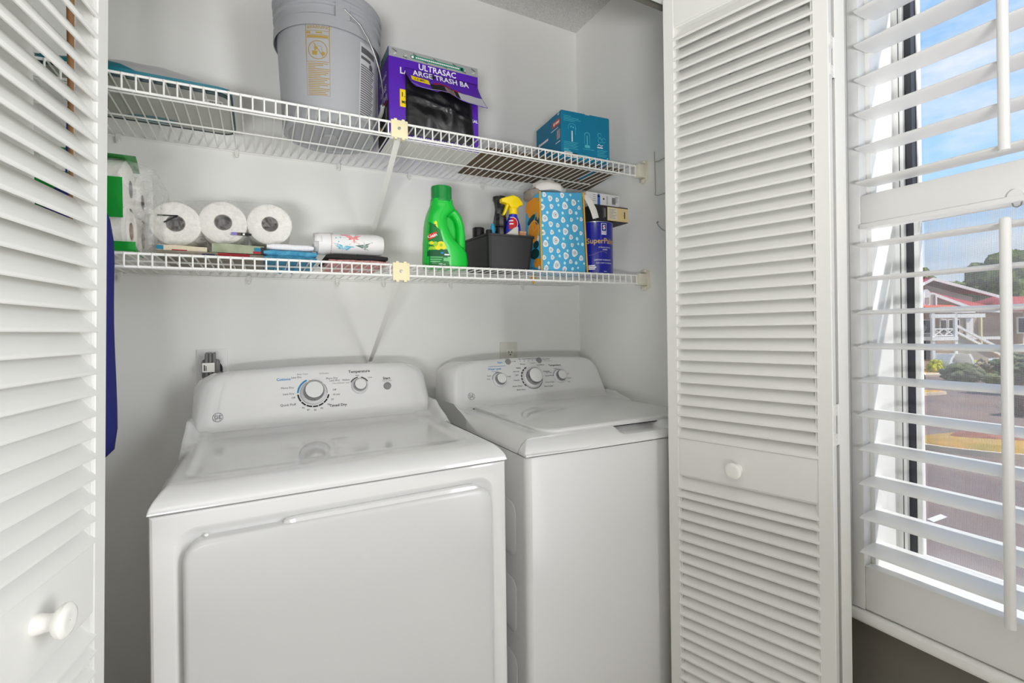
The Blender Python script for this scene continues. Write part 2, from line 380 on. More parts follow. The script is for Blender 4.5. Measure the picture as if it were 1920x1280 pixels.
sash(1.392, 1.40, WZ1-.02, .004); sash(1.373, WZ0+.010, 1.455, .011)
# insect screen over the lower sash: a woven mesh
ms = bpy.data.materials.new('insect_screen'); ms.use_nodes = True; t = ms.node_tree; t.nodes.clear(); n_ = t.nodes.new
o_ = n_('ShaderNodeOutputMaterial'); mix = n_('ShaderNodeMixShader'); tr = n_('ShaderNodeBsdfTransparent'); df = n_('ShaderNodeBsdfDiffuse'); df.inputs[0].default_value = (.55, .55, .57, 1)
co = n_('ShaderNodeTexCoord'); 
sp_ = n_('ShaderNodeSeparateXYZ'); t.links.new(co.outputs['Object'], sp_.inputs[0]); mxx = n_('ShaderNodeMath'); mxx.operation = 'MAXIMUM'
for k, ax in enumerate(('Y', 'Z')):
    a = n_('ShaderNodeMath'); a.operation = 'MULTIPLY'; a.inputs[1].default_value = 1/.0022; t.links.new(sp_.outputs[ax], a.inputs[0])
    b = n_('ShaderNodeMath'); b.operation = 'FRACT'; t.links.new(a.outputs[0], b.inputs[0])
    c = n_('ShaderNodeMath'); c.operation = 'LESS_THAN'; c.inputs[1].default_value = .2; t.links.new(b.outputs[0], c.inputs[0]); t.links.new(c.outputs[0], mxx.inputs[k])
t.links.new(mxx.outputs[0], mix.inputs[0]); t.links.new(tr.outputs[0], mix.inputs[1]); t.links.new(df.outputs[0], mix.inputs[2]); t.links.new(mix.outputs[0], o_.inputs[0])
part('insect_screen', MB().add([(1.4155, WY0+.04, WZ0+.013), (1.4155, .565, WZ0+.013), (1.4155, .565, 1.44), (1.4155, WY0+.04, 1.44)], [(0, 1, 2, 3)]), ms, win, 0)
struct('trim_2', MB().box(1.212, XR, .045, .648, .478, .497, r=.003).box(1.222, XR, .05, .642, .47, .48, r=.002), TRIMW, 30)   # stool under the shutter

struct('added_window', MB().box(XR+.02, XR+.08, -1.52, -1.47, .45, 2.10).box(XR+.02, XR+.08, -.43, -.38, .45, 2.10).box(XR+.02, XR+.08, -1.47, -.43, .45, .50).box(XR+.02, XR+.08, -1.47, -.43, 2.05, 2.10).box(XR+.03, XR+.07, -1.47, -.43, 1.28, 1.33), TRIMW)  # unseen window frame, added around the side fill light
sh = thing('plantation_shutter', 'white plantation shutter with wide open louvres in front of the window', 'shutter', (1.24, .35, .5))
part('shutter_frame', MB().box(1.229, XR, .6345, .642, .498, 2.16, r=.0015).box(1.228, XR, .05, .077, .498, 2.16, r=.002).box(1.228, XR, .077, .6345, 2.13, 2.16, r=.002), SHUT, sh, 30)
part('stile', MB().box(1.226, 1.256, .6095, .634, .50, 2.128, r=.002), SHUT, sh, 30); part('stile', MB().box(1.226, 1.256, .079, .12, .50, 2.128, r=.002), SHUT, sh, 30)
part('bottom_rail', MB().box(1.227, 1.255, .12, .6090, .502, .602, r=.002), SHUT, sh, 30)
mr = part('divider_rail', MB().box(1.227, 1.255, .12, .6090, 1.385, 1.452, r=.002).box(1.220, 1.258, .12, .6090, 1.375, 1.386, r=.002), SHUT, sh, 30)
part('top_rail', MB().box(1.227, 1.255, .12, .6090, 2.04, 2.128, r=.002), SHUT, sh, 30)
mb = MB(); ring = [(.045*math.cos(a)*(1 if abs(math.cos(a)) < .98 else 1), .0055*math.sin(a)) for a in [2*PI*i/20 for i in range(20)]]
mb.loft([[(x, y, z) for x, z in ring] for y in (-.2400, .2535)])
lv = mb.mesh('louvre', SHUT, smooth=50)
for k in range(10): link('louvre', lv, sh, (0, .0, .645+.077*k-.5), (0, -.06, 0))
for k in range(8): link('louvre', lv, sh, (0, .0, 1.482+.0775*k-.5-.003), (0, -.06, 0)) if 1.482+.0775*k < 2.03 else None
part('tilt_rod', MB().tube([(1.186, .3545, .607), (1.186, .3545, 1.339)], [.0082]*2, 14).sphere((1.186, .3545, 1.339), (.0082, .0082, .006), 14, 8), SHUT, sh, 40)
part('tilt_rod', MB().tube([(1.186, .3545, 1.464), (1.186, .3545, 2.03)], .0082, 14), SHUT, sh, 40)
part('staple', MB().tube([(1.232, .345, 1.377), (1.232, .347, 1.369), (1.232, .352, 1.3665), (1.232, .357, 1.369), (1.232, .359, 1.377)], .0012, 6), STEEL, sh)
mb = MB(); mb.loft([[(x, .352+.011*math.cos(PI*i/12), 1.383+.015*math.sin(PI*i/12)) for i in range(13)] for x in (1.2215, 1.2265)])
part('catch', mb, SHUT, sh, 40)

# ------------------------------------------------------------------ wire shelves
SL = .0091
def zU(x): return 1.741+SL*(x+.29)
def zLo(x): return 1.338+SL*(x+.29)
def wire_shelf(zf, label, drop, clips):
    x0, x1, yf, yb = -.56, 1.236, 1.359, 1.774
    s = thing('wire_shelf', label, 'shelf', (.35, yf, zf(.35)), 0, 'white wire closet shelves')
    for nm, y, dz, r in (('lip_rod', yf, 0, .0034), ('lip_rod', yf-.001, -drop, .0034), ('support_rod', 1.452, -.005, .0026), ('support_rod', 1.60, -.005, .0026), ('back_rod', yb, -.004, .0030)):
        part(nm, MB().tube([(x0, y, zf(x0)+dz), (x1 if y != 1.60 else 1.205, y, zf(x1)+dz)], r, 8), WIRE, s, 50)
    cw = MB().tube([(0, yb, 0), (0, yf+.0005, .0012), (0, yf-.0035, -.001), (0, yf-.0038, -.006), (0, yf-.0042, -drop+.001), (0, yf-.003, -drop-.002)], .0021, 6).mesh('cross_wire', WIRE, (.35, yf, 0), 50)
    x = x0+.008
    while x < x1-.004:
        link('cross_wire', cw, s, (x, 0, zf(x)-zf(.35)+.0012)); x += .0258
    # cream front clip that holds the brace
    xc = .356
    mb = MB().box(xc-.024, xc+.024, yf-.0085, yf-.004, zf(xc)-.044, zf(xc)+.006, r=.0015)
    for dx in (-.011, .011):
        for dz in (-.047, .0055): mb.box(xc+dx-.004, xc+dx+.004, yf-.008, yf+.006, zf(xc)+dz-.001, zf(xc)+dz+.004)
    cl = part('brace_clip', mb, CREAM, s, 30, 'cream plastic clip')
    part('screw', MB().lathe([(.0, .003), (.0042, .002), (.0045, 0), (0, -.002)], 14, fr=(V((xc-.001, yf-.0085, zf(xc)-.018)), V((1, 0, 0)), V((0, 0, 1)), V((0, -1, 0)))).box(xc-.0045, xc+.0025, yf-.0122, yf-.0117, zf(xc)-.0186, zf(xc)-.0174), STEEL, cl)
    a, b = V((xc, yf+.004, zf(xc)-.036)), V((.348, YB-.004, zf(xc)-.30)); mb = MB()
    mb.loft([[p+V((dx, dy, 0)) for dx, dy in ((-wd, 0), (0, -.0035), (wd, 0), (0, .0015))] for p, wd in ((a, .0085), (a.lerp(b, .5), .0078), (b, .0065))])
    part('diagonal_brace', mb, M('brace_white', (226, 225, 221), .4), s, 30)
    part('brace_foot', MB().box(.338, .358, YB-.016, YB, zf(xc)-.318, zf(xc)-.292, r=.003), PLAST, s, 30)
    for x in clips:
        z = zf(x)-.004
        mb = MB().box(x-.006, x+.006, yb-.008, YB, z-.012, z+.006, r=.002).box(x-.004, x+.004, yb-.012, yb-.002, z-.020, z-.009, r=.0015)
        mb.tube([(x-.002, yb-.008, z-.018), (x, yb-.010, z-.023)], .0022, 6)
        part('wall_clip', mb, M('clip_clear_plastic', (232, 232, 228), .3), s, 30)
    # end bracket on the right wall
    zz = zf(x1)
    mb = MB().box(x1-.004, XR-.004, yf-.016, yf+.012, zz-drop-.006, zz+.006, r=.002).box(XR-.006, XR, yf-.026, yf+.022, zz-drop-.016, zz+.018, r=.002).box(x1+.006, XR-.003, yf-.0175, yf-.015, zz-drop*.5-.002, zz-drop*.5+.002)
    mb.box(XR-.014, XR-.003, yf-.012, yf+.006, zz-drop-.024, zz-drop-.010, r=.002).box(XR-.014, XR-.003, yf-.012, yf+.006, zz+.012, zz+.022, r=.002)
    part('end_bracket', mb, M('bracket_ivory', (226, 222, 206), .4), s, 30, 'ivory plastic end bracket')
    return s
wire_shelf(zU, 'upper white wire shelf holding the bucket and the boxes', .036, (-.36, -.06, .25, .50, .80, 1.06))
wire_shelf(zLo, 'lower white wire shelf holding paper rolls, detergent and the tote', .030, (-.36, -.03, .24, .40, .66, .98))

# ------------------------------------------------------------------ clothes dryer and washing machine
FN = V((0, -.913, .408)).normalized(); FX = V((1, 0, 0)); FU = FN.cross(FX)     # the sloping face of the control consoles
FO = V((0, 1.56, .92))
def console(xc, hw, root, z0):
    secs = [(z0, 1.520, .343, .343), (.884, 1.536, .339, .343), (.892, 1.5445, .334, .343), (.902, 1.5515, .330, .343), (.92, 1.560, .325, .343), (.94, 1.569, .320, .3425), (.96, 1.578, .315, .342), (.98, 1.587, .311, .341), (1.00, 1.596, .306, .339),
            (1.012, 1.6014, .302, .334), (1.022, 1.606, .295, .325), (1.029, 1.6095, .286, .314), (1.035, 1.6135, .273, .300), (1.0385, 1.618, .258, .284), (1.040, 1.6235, .240, .265)]
    rings = []
    for z, yf, a, b in secs:
        a *= hw/.343; b *= hw/.343; ring = []; d = .062; n = 7; yb = 1.705
        left = [(-b, yb)] + [(-b+(b-a+.012)*(1-math.cos(PI/2*i/n)), yf+d*(1-math.sin(PI/2*i/n))) for i in range(n+1)]
        mid = [(-a+.012+(2*a-.024)*i/14, yf) for i in range(1, 14)]
        pl = left+mid+[(-x, y) for x, y in reversed(left)]
        for x, y in pl:
            bow = .011*(1-(x/.31)**2)*max(0, min(1, (z-.95)/.09)); ring.append((xc+x, y+bow*.0, z+bow))
        rings.append(ring)
    mb = MB().loft(rings)
    part('control_console', mb, ENAM, root, 50); return mb.bvh()
def fpos(x, z): 
    """point of the console's flat face at height z"""
    return V((x, 1.56+(z-.92)*.4489, z))
def knob(root, bv, x, z, r, ring=None):
    p = fpos(x, z); h = bv.ray_cast(p+FN*.1, -FN); o = h[0] if h[0] else p; fr = (o, FX, FU, FN); k = r/.034
    kb = part('knob', MB().lathe([(.036*k, -.002), (.036*k, .003), (.034*k, .007*k), (.029*k, .010*k), (.0285*k, .012*k)], 40, fr=fr), M('knob_base', (225, 225, 226), .3, coat=.2), root, 40)
    part('chrome_collar', MB().lathe([(.0285*k, .010*k), (.0280*k, .020*k), (.0265*k, .026*k), (.024*k, .0285*k)], 40, fr=fr), CHROME, kb, 50)
    part('cap', MB().lathe([(.0242*k, .0280*k), (.0235*k, .0290*k), (.012*k, .0300*k), (.0003, .0302*k)], 40, fr=fr), M('knob_cap', (226, 226, 224), .35), kb, 40)
    part('pointer', MB().box(-.0008, .0008, 0, .008*k, 0, .0006), BLACK, kb, 0) if False else None
    return o
def emblem(root, bv, x, z):
    pr = Print(); r = .013
    pr.arc(0, 0, r*.90, r, 0, 360, 0, 40)
    for a in (45, 135, 225, 315): pr.arc(r*.93*math.cos(math.radians(a)), r*.93*math.sin(math.radians(a)), r*.24, r*.31, a+75, a+285, 0, 12)
    # curly monogram
    g = [(-.30, .22), (-.42, .40), (-.58, .34), (-.60, .05), (-.50, -.25), (-.30, -.34), (-.12, -.10), (-.08, .16), (-.20, .24), (-.26, .05), (-.12, -.05), (.0, .0), (.02, -.3), (-.15, -.5), (-.3, -.46)]
    e = [(.52, .2), (.42, .40), (.22, .38), (.16, .18), (.34, .04), (.14, -.05), (.10, -.30), (.30, -.42), (.52, -.28), (.62, .0)]
    pr.text('GE', 0, 0, r*1.08, 0, bold=True); pr.stroke([(a*r*.5-.25*r, b*r*.4-.30*r) for a, b in g[6:]], r*.06)
    pr.lay('emblem', [GREYP], root, fpos(x, z), FX, FU, bv, .0006, 'round monogram emblem', .05)

# ---- dryer
DX0, DX1, FY = -.174, .511, 1.018
dr = thing('clothes_dryer', 'white front-loading clothes dryer with two chrome-rimmed knobs, left machine', 'dryer', ((DX0+DX1)/2, 1.36, 0))
def recess_front(mb, x0, x1, z0, z1, yb, yf, rin, depth, bev):
    n = 8; inner = rr(*rin[:4], rin[4], n); m = len(inner)
    def corner(i, off=0):
        q = i//(n+1); return [(x1-off, z1-off), (x0+off, z1-off), (x0+off, z0+off), (x1-off, z0+off)][q]
    rings = []
    rings.append([(corner(i)[0], yb, corner(i)[1]) for i in range(m)])
    rings.append([(corner(i)[0], yf+.006, corner(i)[1]) for i in range(m)])
    rings.append([(corner(i, .002)[0], yf+.002, corner(i, .002)[1]) for i in range(m)])
    rings.append([(corner(i, .006)[0], yf, corner(i, .006)[1]) for i in range(m)])
    def ins(d, y):
        return [(x, y, z) for x, z in rr(rin[0]+d, rin[1]-d, rin[2]+d, rin[3]-d, max(rin[4]-d*.6, .004), n)]
    rings += [ins(0, yf), ins(.002, yf+.0006), ins(.006, yf+.0035), ins(.012, yf+.0085), ins(.017, yf+.012), ins(.023, yf+.0138), ins(.028, yf+.014)]
    mb.loft(rings, cap0=True, cap1=True)
cab = MB(); recess_front(cab, DX0, DX1, .015, .8405, 1.70, FY+.001, (-.139, .478, .10, .812, .036), .026, .011)
part('cabinet', cab, ENAM, dr, 25)
part('seam', MB().box(DX0+.004, DX1-.004, FY+.006, 1.69, .839, .848), DARKGAP, dr, 0)
def dome(x, y, x0, x1, y0, ry, rx, drop):
    tx = max(0, 1-min(x-x0, x1-x)/rx); ty = max(0, 1-(y-y0)/ry); t = min(1, max(tx, ty)); return drop*(.55*t**1.7+.45*(1-math.sqrt(max(0, 1-t*t))))
def sm01(t): t = max(0, min(1, t)); return t*t*(3-2*t)
def spaced(a, b, n, k):
    """samples crowded towards both ends"""
    o = []
    for i in range(n+1):
        t = i/n; t = t+k*math.sin(2*PI*t)/(2*PI)*-1; o.append(a+(b-a)*t)
    return o
def top_panel(xs, ys, zf, zb):
    nu, nv = len(xs)-1, len(ys)-1
    mb = MB().grid(lambda u, v: (xs[round(u*nu)], ys[round(v*nv)], zf(xs[round(u*nu)], ys[round(v*nv)])), nu, nv)
    bd = [(x, ys[0]) for x in xs]+[(xs[-1], y) for y in ys[1:]]+[(x, ys[-1]) for x in reversed(xs[:-1])]+[(xs[0], y) for y in reversed(ys[1:-1])]
    mb.loft([[(x, y, zb) for x, y in bd], [(x, y, zf(x, y)) for x, y in bd]], cap0=True, cap1=False); return mb
def zdry(x, y):
    dr_ = dome(x, y, DX0-.001, DX1+.001, FY-.004, .058, .030, .034); e_ = min(x-DX0, DX1-x)
    if y > 1.30: dr_ *= 1-sm01((y-1.30)/.16)
    up_ = .046*max(0, (min(y, 1.515)-1.375)/.17)**1.7*sm01(1-(e_-.002)/.026)+.012*max(0, (min(y, 1.53)-1.485)/.05)**2
    a = sm01((x+.136)/.020)*sm01((.453-x)/.020)*sm01((y-1.085)/.06)
    return max(.847, min(.975, .881-dr_+up_)-.0045*a)
tp = top_panel(spaced(DX0-.001, DX1+.001, 90, .75), spaced(FY-.004, 1.64, 70, .75), zdry, .8435)
part('top_panel', tp, ENAM, dr, 60); tbv = tp.bvh()
cbv = console((DX0+DX1)/2, .343, dr, .874)
o1 = knob(dr, cbv, .142, .970, .036); o2 = knob(dr, cbv, .279, .980, .0245)
pr = Print(); r = .046
for a0, a1, mi in ((-8, 40, 0), (46, 108, 0), (114, 178, 1), (184, 214, 0), (218, 238, 0), (241, 262, 0), (265, 284, 0), (287, 306, 0), (309, 328, 0), (331, 348, 0)):
    if a0 < 108 and a0 > -10 and a0 != -8: pr.arc(0, 0, r*.80, r*.86, a0, a1, 0, 14)
    elif a0 == -8: pr.arc(0, 0, r*.80, r*.86, a0, a1, 0, 12)
    else: pr.arc(0, 0, r*.90, r, a0, a1, mi, 12)
def lab(t, a, rad, sz, m=0, al='CENTER', bold=False, dv=0):
    pr.text(t, rad*math.cos(math.radians(a)), rad*math.sin(math.radians(a))+dv, sz, m, al, bold=bold)
lab('Cottons', 143, .078, .0115, 1, 'RIGHT', True); lab('Less Dry', 122, .060, .008, 0, 'RIGHT'); lab('Easy Care', 104, .056, .0075, 2, 'RIGHT', dv=.006)
lab('More Dry', 160, .058, .0085, 0, 'RIGHT'); lab('Less Dry', 179, .054, .0085, 0, 'RIGHT'); lab('Off', 193, .053, .008, 0, 'RIGHT'); lab('Quick Fluff', 213, .060, .0095, 0, 'RIGHT')
lab('Delicates', 72, .062, .0075, 2, 'LEFT'); lab('More Dry', 48, .056, .0085, 0, 'LEFT'); lab('Less Dry', 36, .058, .0085, 0, 'LEFT'); lab('Ultra Delicate', 24, .060, .0065, 2, 'LEFT')
for t_, a in (('Off', 4), ('10 min', 348), ('20', 332), ('30', 312), ('40', 292), ('50', 272), ('60', 252), ('70', 236)): lab(t_, a, .055, .008, 0, 'LEFT' if a > 300 or a < 10 else 'CENTER')
pr.text('Timed Dry', .068, -.046, .0115, 0, bold=True)
pr.lay('dial_print', [BLACK, CYAN, GREYP], dr, o1, FX, FU, cbv, .0005, 'black and blue printed dial scale', .05)
pr = Print()
for a0, a1 in ((28, 78), (98, 152)): pr.arc(0, 0, .0275, .0305, a0, a1, 0, 10)
pr.text('Temperature', .002, .048, .0125, 0, bold=True); pr.text('High', -.005, .035, .0065, 0); pr.text('Low', .034, .026, .0075, 0); pr.text('Medium', -.040, .022, .007, 0); pr.text('Low', -.036, .013, .006, 2)
pr.lay('temperature_print', [BLACK, CYAN, GREYP], dr, o2, FX, FU, cbv, .0005, None, .05)
p = fpos(.366, .974); p = cbv.ray_cast(p+FN*.05, -FN)[0]
part('start_button', MB().lathe([(.0125, -.001), (.012, .003), (.010, .0042), (.0004, .0046)], 24, fr=(p, FX, FU, FN)), BTN, dr, 40)
pr = Print().text('Start', 0, .026, .0125, 0, bold=True).text('Push to Start', .001, .0175, .006, 1); pr.lay('start_print', [BLACK, GREYP], dr, p, FX, FU, cbv, .0005, None, .05)
emblem(dr, cbv, -.107, .923)
# door of the dryer with its finger lip
n = 8; rings = []
for d, y in ((0, FY+.018), (0, FY-.006), (.0015, FY-.009), (.005, FY-.0115), (.010, FY-.0125)):
    rings.append([(x, y, z) for x, z in rr(-.1245+d, .4705-d, .125+d, .789-d, .036-d*.5, n)])
dd = part('loading_door', MB().loft(rings), ENAMT, dr, 30)
rings = []
for x, h, y0 in ((.034, .0, FY+.004), (.037, .0055, FY+.002), (.042, .0085, FY-.001), (.060, .010, FY-.002), (.40, .011, FY-.002), (.430, .0095, FY-.002), (.452, .001, FY-.001)):
    zt = .7875-(0 if x < .43 else (x-.43)*.35); rings.append([(x, y0-.004, zt-.004), (x, y0-.002, zt+h*.8), (x, y0+.002, zt+h), (x, FY+.013, zt+h*.9), (x, FY+.016, zt-.006)])
part('finger_lip', MB().loft(rings), ENAM, dd, 40)
part('screw_head', MB().sphere((-.090, FY+.006, .7915), (.004, .004, .003), 12, 8), PLAST, dd)
part('toe_kick', MB().box(DX0+.03, DX1-.03, FY+.05, 1.66, 0, .02), DARKGAP, dr, 0)

# the dryer stands a few millimetres out of level on its feet
def unlevel(root, k, xr):
    for o in list(bpy.data.objects):
        p = o; 
        while p.parent: p = p.parent
        if p is root and o.data:
            for v in o.data.vertices: v.co.z += k*(v.co.x-xr)*max(0, min(1, v.co.z/.85))
unlevel(dr, .0092, DX0-(DX0+DX1)/2)
# ---- washer
WX0, WX1 = .571, 1.256; WC = (WX0+WX1)/2
wa = thing('washing_machine', 'white top-loading washing machine with three chrome-rimmed knobs, right machine', 'washer', (WC, 1.36, 0))
def wplan(off, y1=1.70):
    p = []; r = .018
    for i in range(9):
        a = PI+PI/2*i/8; p.append((WX0+off+r+r*math.cos(a), FY+off+.010+r+r*math.sin(a)))
    for i in range(1, 20):
        t = i/20; p.append((WX0+off+r+(WX1-WX0-2*off-2*r)*t, FY+off+.010-.009*math.sin(PI*t)))
    for i in range(9):
        a = 1.5*PI+PI/2*i/8; p.append((WX1-off-r+r*math.cos(a), FY+off+.010+r+r*math.sin(a)))
    return p+[(WX1-off, y1), (WX0+off, y1)]
part('cabinet', MB().loft([[(x, y, z) for x, y in wplan(o_)] for z, o_ in ((.012, 0), (.837, 0), (.840, .002))]), M('white_enamel_satin', (212, 212, 211), .34, spec=.5, coat=.08), wa, 35)
part('seam', MB().loft([[(x, y, z) for x, y in wplan(.006)] for z in (.838, .848)]), DARKGAP, wa, 0)
for z0, z1 in ((.572, .712), (.375, .515), (.18, .32)):
    rings = []
    for d, x in ((0, WX0+.002), (.0, WX0-.0012), (.003, WX0-.003)): rings.append([(x, y, z) for y, z in rr(1.085+d, 1.30-d, z0+d, z1-d, .028, 8)])
    part('side_panel', MB().loft(rings), ENAM, wa, 30)
LX0, LX1, LY0, LY1 = .648, 1.206, 1.078, 1.528
PX0, PX1 = .872, 1.062
def zwash(x, y):
    t = 2*(x-WC)/(WX1-WX0); yb = FY-.002+.008*t*t
    h = .886-dome(x, y, WX0, WX1, yb, .075, .050, .038)
    pk = sm01((x-PX0)/.03)*sm01((PX1-x)/.03)*sm01((1.098-y)/.012)*sm01((y-1.030)/.02)
    e_ = min(x-WX0, WX1-x)
    if y > 1.30: h += (.886-h)*sm01((y-1.30)/.16)
    h += .040*max(0, (min(y, 1.515)-1.395)/.155)**1.8*sm01(1-(e_-.002)/.026)
    return max(.847, min(.965, h)-.022*pk)
tw = top_panel(spaced(WX0-.001, WX1+.001, 120, .55), spaced(FY-.002, 1.64, 90, .75), zwash, .8435)
tw.v = [(x, (y+.0085*(2*(x-WC)/(WX1-WX0))**2 if y < 1.06 else y), z) for x, y, z in tw.v]
part('top_deck', tw, ENAM, wa, 60)
lid = MB(); rings = []
for d, z in ((.003, .880), (0, .886), (0, .8885), (.003, .8912), (.008, .8922)):
    q = rr(LX0+d, LX1-d, LY0+d, LY1, .05-d, 8); ring = []
    for x, y in q:
        t = (LY1-y)/(LY1-LY0); k = 1+.0*t; bowf = -.010*(1-((x-(LX0+LX1)/2)/((LX1-LX0)/2))**2)*max(0, min(1, (t-.8)/.2))
        ring.append(((x-(LX0+LX1)/2)*k+(LX0+LX1)/2, y+bowf, z+(.002 if y > LY1-.08 and d > .002 else 0)))
    rings.append(ring)
# square off the rear corners
for rg in rings:
    for i, (x, y, z) in enumerate(rg):
        if y > LY1-.06: rg[i] = (x if abs(x-(LX0+LX1)/2) < .2 else (LX1-.001 if x > 1 else LX0+.001), y if abs(x-(LX0+LX1)/2) < .2 else min(y, LY1), z)
lid.loft(rings); ld = part('lid', lid, ENAM, wa, 40)
part('lid_gap', MB().box(LX0-.002, LX1+.002, LY1, LY1+.004, .884, .8885), DARKGAP, ld, 0)
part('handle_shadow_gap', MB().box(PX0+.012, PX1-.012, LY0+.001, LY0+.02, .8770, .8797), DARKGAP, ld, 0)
wbv = console(WC, .343, wa, .876)
k1 = knob(wa, wbv, .774, .974, .0255); k2 = knob(wa, wbv, .912, .975, .0385); k3 = knob(wa, wbv, 1.036, .974, .0255)
pr = Print(); r = .0475
for a0, a1 in ((112, 126), (130, 142), (146, 158), (162, 174), (178, 190), (194, 206), (210, 222)): pr.arc(0, 0, r*.90, r, a0, a1, 0, 6)
pr.arc(0, 0, r*.88, r*.94, -150, 20, 2, 24); pr.arc(0, 0, r*.80, r*.86, 20, 104, 0, 18)
for t_, a in (('Whites', 108), ('Heavy', 135), ('Normal', 152), ('Light', 166), ('Casuals', 186), ('Active Wear', 210), ('Bulky Items', 228)): lab(t_, a, .058, .0078, 0, 'RIGHT', a == 135)
for t_, a in (('Colors', 86), ('Delicates', 22), ('Speed Wash', 4), ('Drain & Spin', 338), ('Rinse & Spin', 320)): lab(t_, a, .058, .0078, 0, 'LEFT')
pr.lay('cycle_print', [BLACK, CYAN, GREYP], wa, k2, FX, FU, wbv, .0005, None, .05)
pr = Print(); pr.arc(0, 0, .028, .030, 25, 175, 2, 18)
pr.text('Water Level', -.012, .043, .0105, 1, bold=True).text('Precise Fill', -.012, .034, .006, 1).text('Small', -.032, .018, .007, 0, 'RIGHT').text('Medium', -.004, .030, .005, 0).text('Auto', -.036, .006, .007, 0, 'RIGHT').text('Large', .033, .012, .007, 0, 'LEFT')
pr.lay('water_print', [BLACK, CYAN, GREYP], wa, k1, FX, FU, wbv, .0005, None, .05)
pr = Print(); pr.arc(0, 0, .028, .030, 25, 175, 2, 18)
pr.text('Temperature', -.012, .046, .0105, 0, bold=True).text('Cold', -.014, .032, .007, 0).text('Tap Cold', -.034, .018, .007, 0, 'RIGHT').text('Cool', .031, .008, .007, 0, 'LEFT').text('Warm', .031, -.010, .007, 0, 'LEFT').text('Hot', .031, -.024, .007, 0, 'LEFT')
pr.lay('temperature_print', [BLACK, CYAN, GREYP], wa, k3, FX, FU, wbv, .0005, None, .05)
for x in (.823, .958):
    p = fpos(x, 1.037); p = wbv.ray_cast(p+FN*.05, -FN)[0]
    part('push_button', MB().lathe([(.0115, -.001), (.011, .003), (.009, .004), (.0004, .0044)], 24, fr=(p, FX, FU, FN)), BTN, wa, 40)
pr = Print(); pr.text('Start', -.034, -.002, .011, 1, bold=True).stroke([(-.018, 0), (-.012, 0)], .0015, 1).stroke([(.013, 0), (.028, 0)], .0012, 2).disc(.029, 0, .002, m=0, n=10).stroke([(-.085, -.016), (-.015, -.016)], .0014, 1)
for i, t_ in enumerate(('Fill', 'Soak', 'Wash', 'Rinse', 'Spin')):
    pr.text(t_, .052+.0175*i, .0085, .0075, 0).disc(.052+.0175*i, 0, .0018, m=2, n=10)
pr.text('Deep Rinse', .150, .004, .0075, 0, 'LEFT').text('+ Fabric Softener', .150, -.004, .006, 2, 'LEFT').text('Start/Pause', .137, -.019, .0075, 0)
pr.lay('status_print', [BLACK, CYAN, GREYP], wa, fpos(.823, 1.037), FX, FU, wbv, .0005, None, .05)
emblem(wa, wbv, .653, .926)
part('toe_kick', MB().box(WX0+.03, WX1-.03, FY+.05, 1.66, 0, .02), DARKGAP, wa, 0)

# ------------------------------------------------------------------ outlets, hooks, things on the closet walls
op = thing('dryer_outlet', 'white wall plate with the grey dryer plug, behind the dryer', 'outlet', (-.134, YB, 1.05))
part('wall_plate', MB().box(-.176, -.093, YB-.006, YB, .985, 1.108, r=.002), PLAST, op, 30)
part('receptacle', MB().lathe([(.0, .013), (.026, .013), (.028, .004)], 28, fr=(V((-.134, YB-.002, 1.045)), V((1, 0, 0)), V((0, 0, 1)), V((0, -1, 0)))), DARKGAP, op)
pgm = M('plug_grey', (120, 120, 118), .5)
pl = thing('dryer_plug', 'grey three-wire dryer plug with a white tag, in the left wall outlet', 'plug', (-.134, YB-.02, 1.045))
part('plug_body', MB().box(-.160, -.112, YB-.045, YB-.0155, 1.018, 1.078, r=.008), pgm, pl, 40)
for dx in (-.0095, 0, .0095): part('wire', MB().tube([(-.136+dx, YB-.03, .92), (-.136+dx, YB-.05, .99), (-.136+dx, YB-.056, 1.05), (-.136+dx, YB-.048, 1.094), (-.136+dx, YB-.038, 1.097), (-.136+dx, YB-.034, 1.07)], .0048, 8), pgm, pl, 50)
tg = MB().box(-.156, -.124, YB-.0632, YB-.0622, 1.040, 1.068); tgo = part('cord_tag', tg, CLEARW, pl, 0, 'white paper tag')
pr = Print().rect(-.012, -.009, -.010, .008).rect(-.007, -.005, -.010, .005); pr.lay('tag_print', [BLACK], tgo, (-.140, YB-.0632, 1.054), (1, 0, 0), (0, 0, 1))
do = thing('duplex_outlet', 'ivory duplex outlet on the back wall behind the washer', 'outlet', (.915, YB, 1.055))
part('wall_plate', MB().box(.872, .952, YB-.006, YB, .985, 1.108, r=.002), M('plate_ivory', (226, 225, 214), .4), do, 30)
rc = part('receptacle', MB().box(.899, .934, YB-.009, YB-.005, 1.000, 1.080, r=.002), M('receptacle_ivory', (232, 231, 222), .4), do, 30)
pr = Print()
for v in (1.062, 1.02): pr.rect(-.0085, -.006, v, v+.009).rect(.006, .0085, v, v+.008).disc(0, v-.006, .0028, n=12)
pr.lay('slots', [BLACK], rc, (.9165, YB-.009, 0), (1, 0, 0), (0, 0, 1))
HOOKM = M('hook_grey', (176, 176, 170), .5)
hk = thing('wire_wall_bracket', 'thin grey bent-wire bracket on the right closet wall', 'bracket', (XR, 1.27, 1.70))
part('wire_loop', MB().tube([(XR-.003, 1.302, 1.795), (XR-.003, 1.302, 1.765), (XR-.006, 1.298, 1.757), (XR-.006, 1.296, 1.650), (XR-.006, 1.299, 1.638), (XR-.006, 1.285, 1.632), (XR-.012, 1.20, 1.628)], .0018, 6).tube([(XR-.004, 1.298, 1.757), (XR-.008, 1.275, 1.752), (XR-.012, 1.20, 1.757)], .0018, 6), HOOKM, hk, 60)
h2 = thing('wall_hook', 'small curved wire hook below the wire bracket on the right wall', 'hook', (XR, 1.28, 1.51))
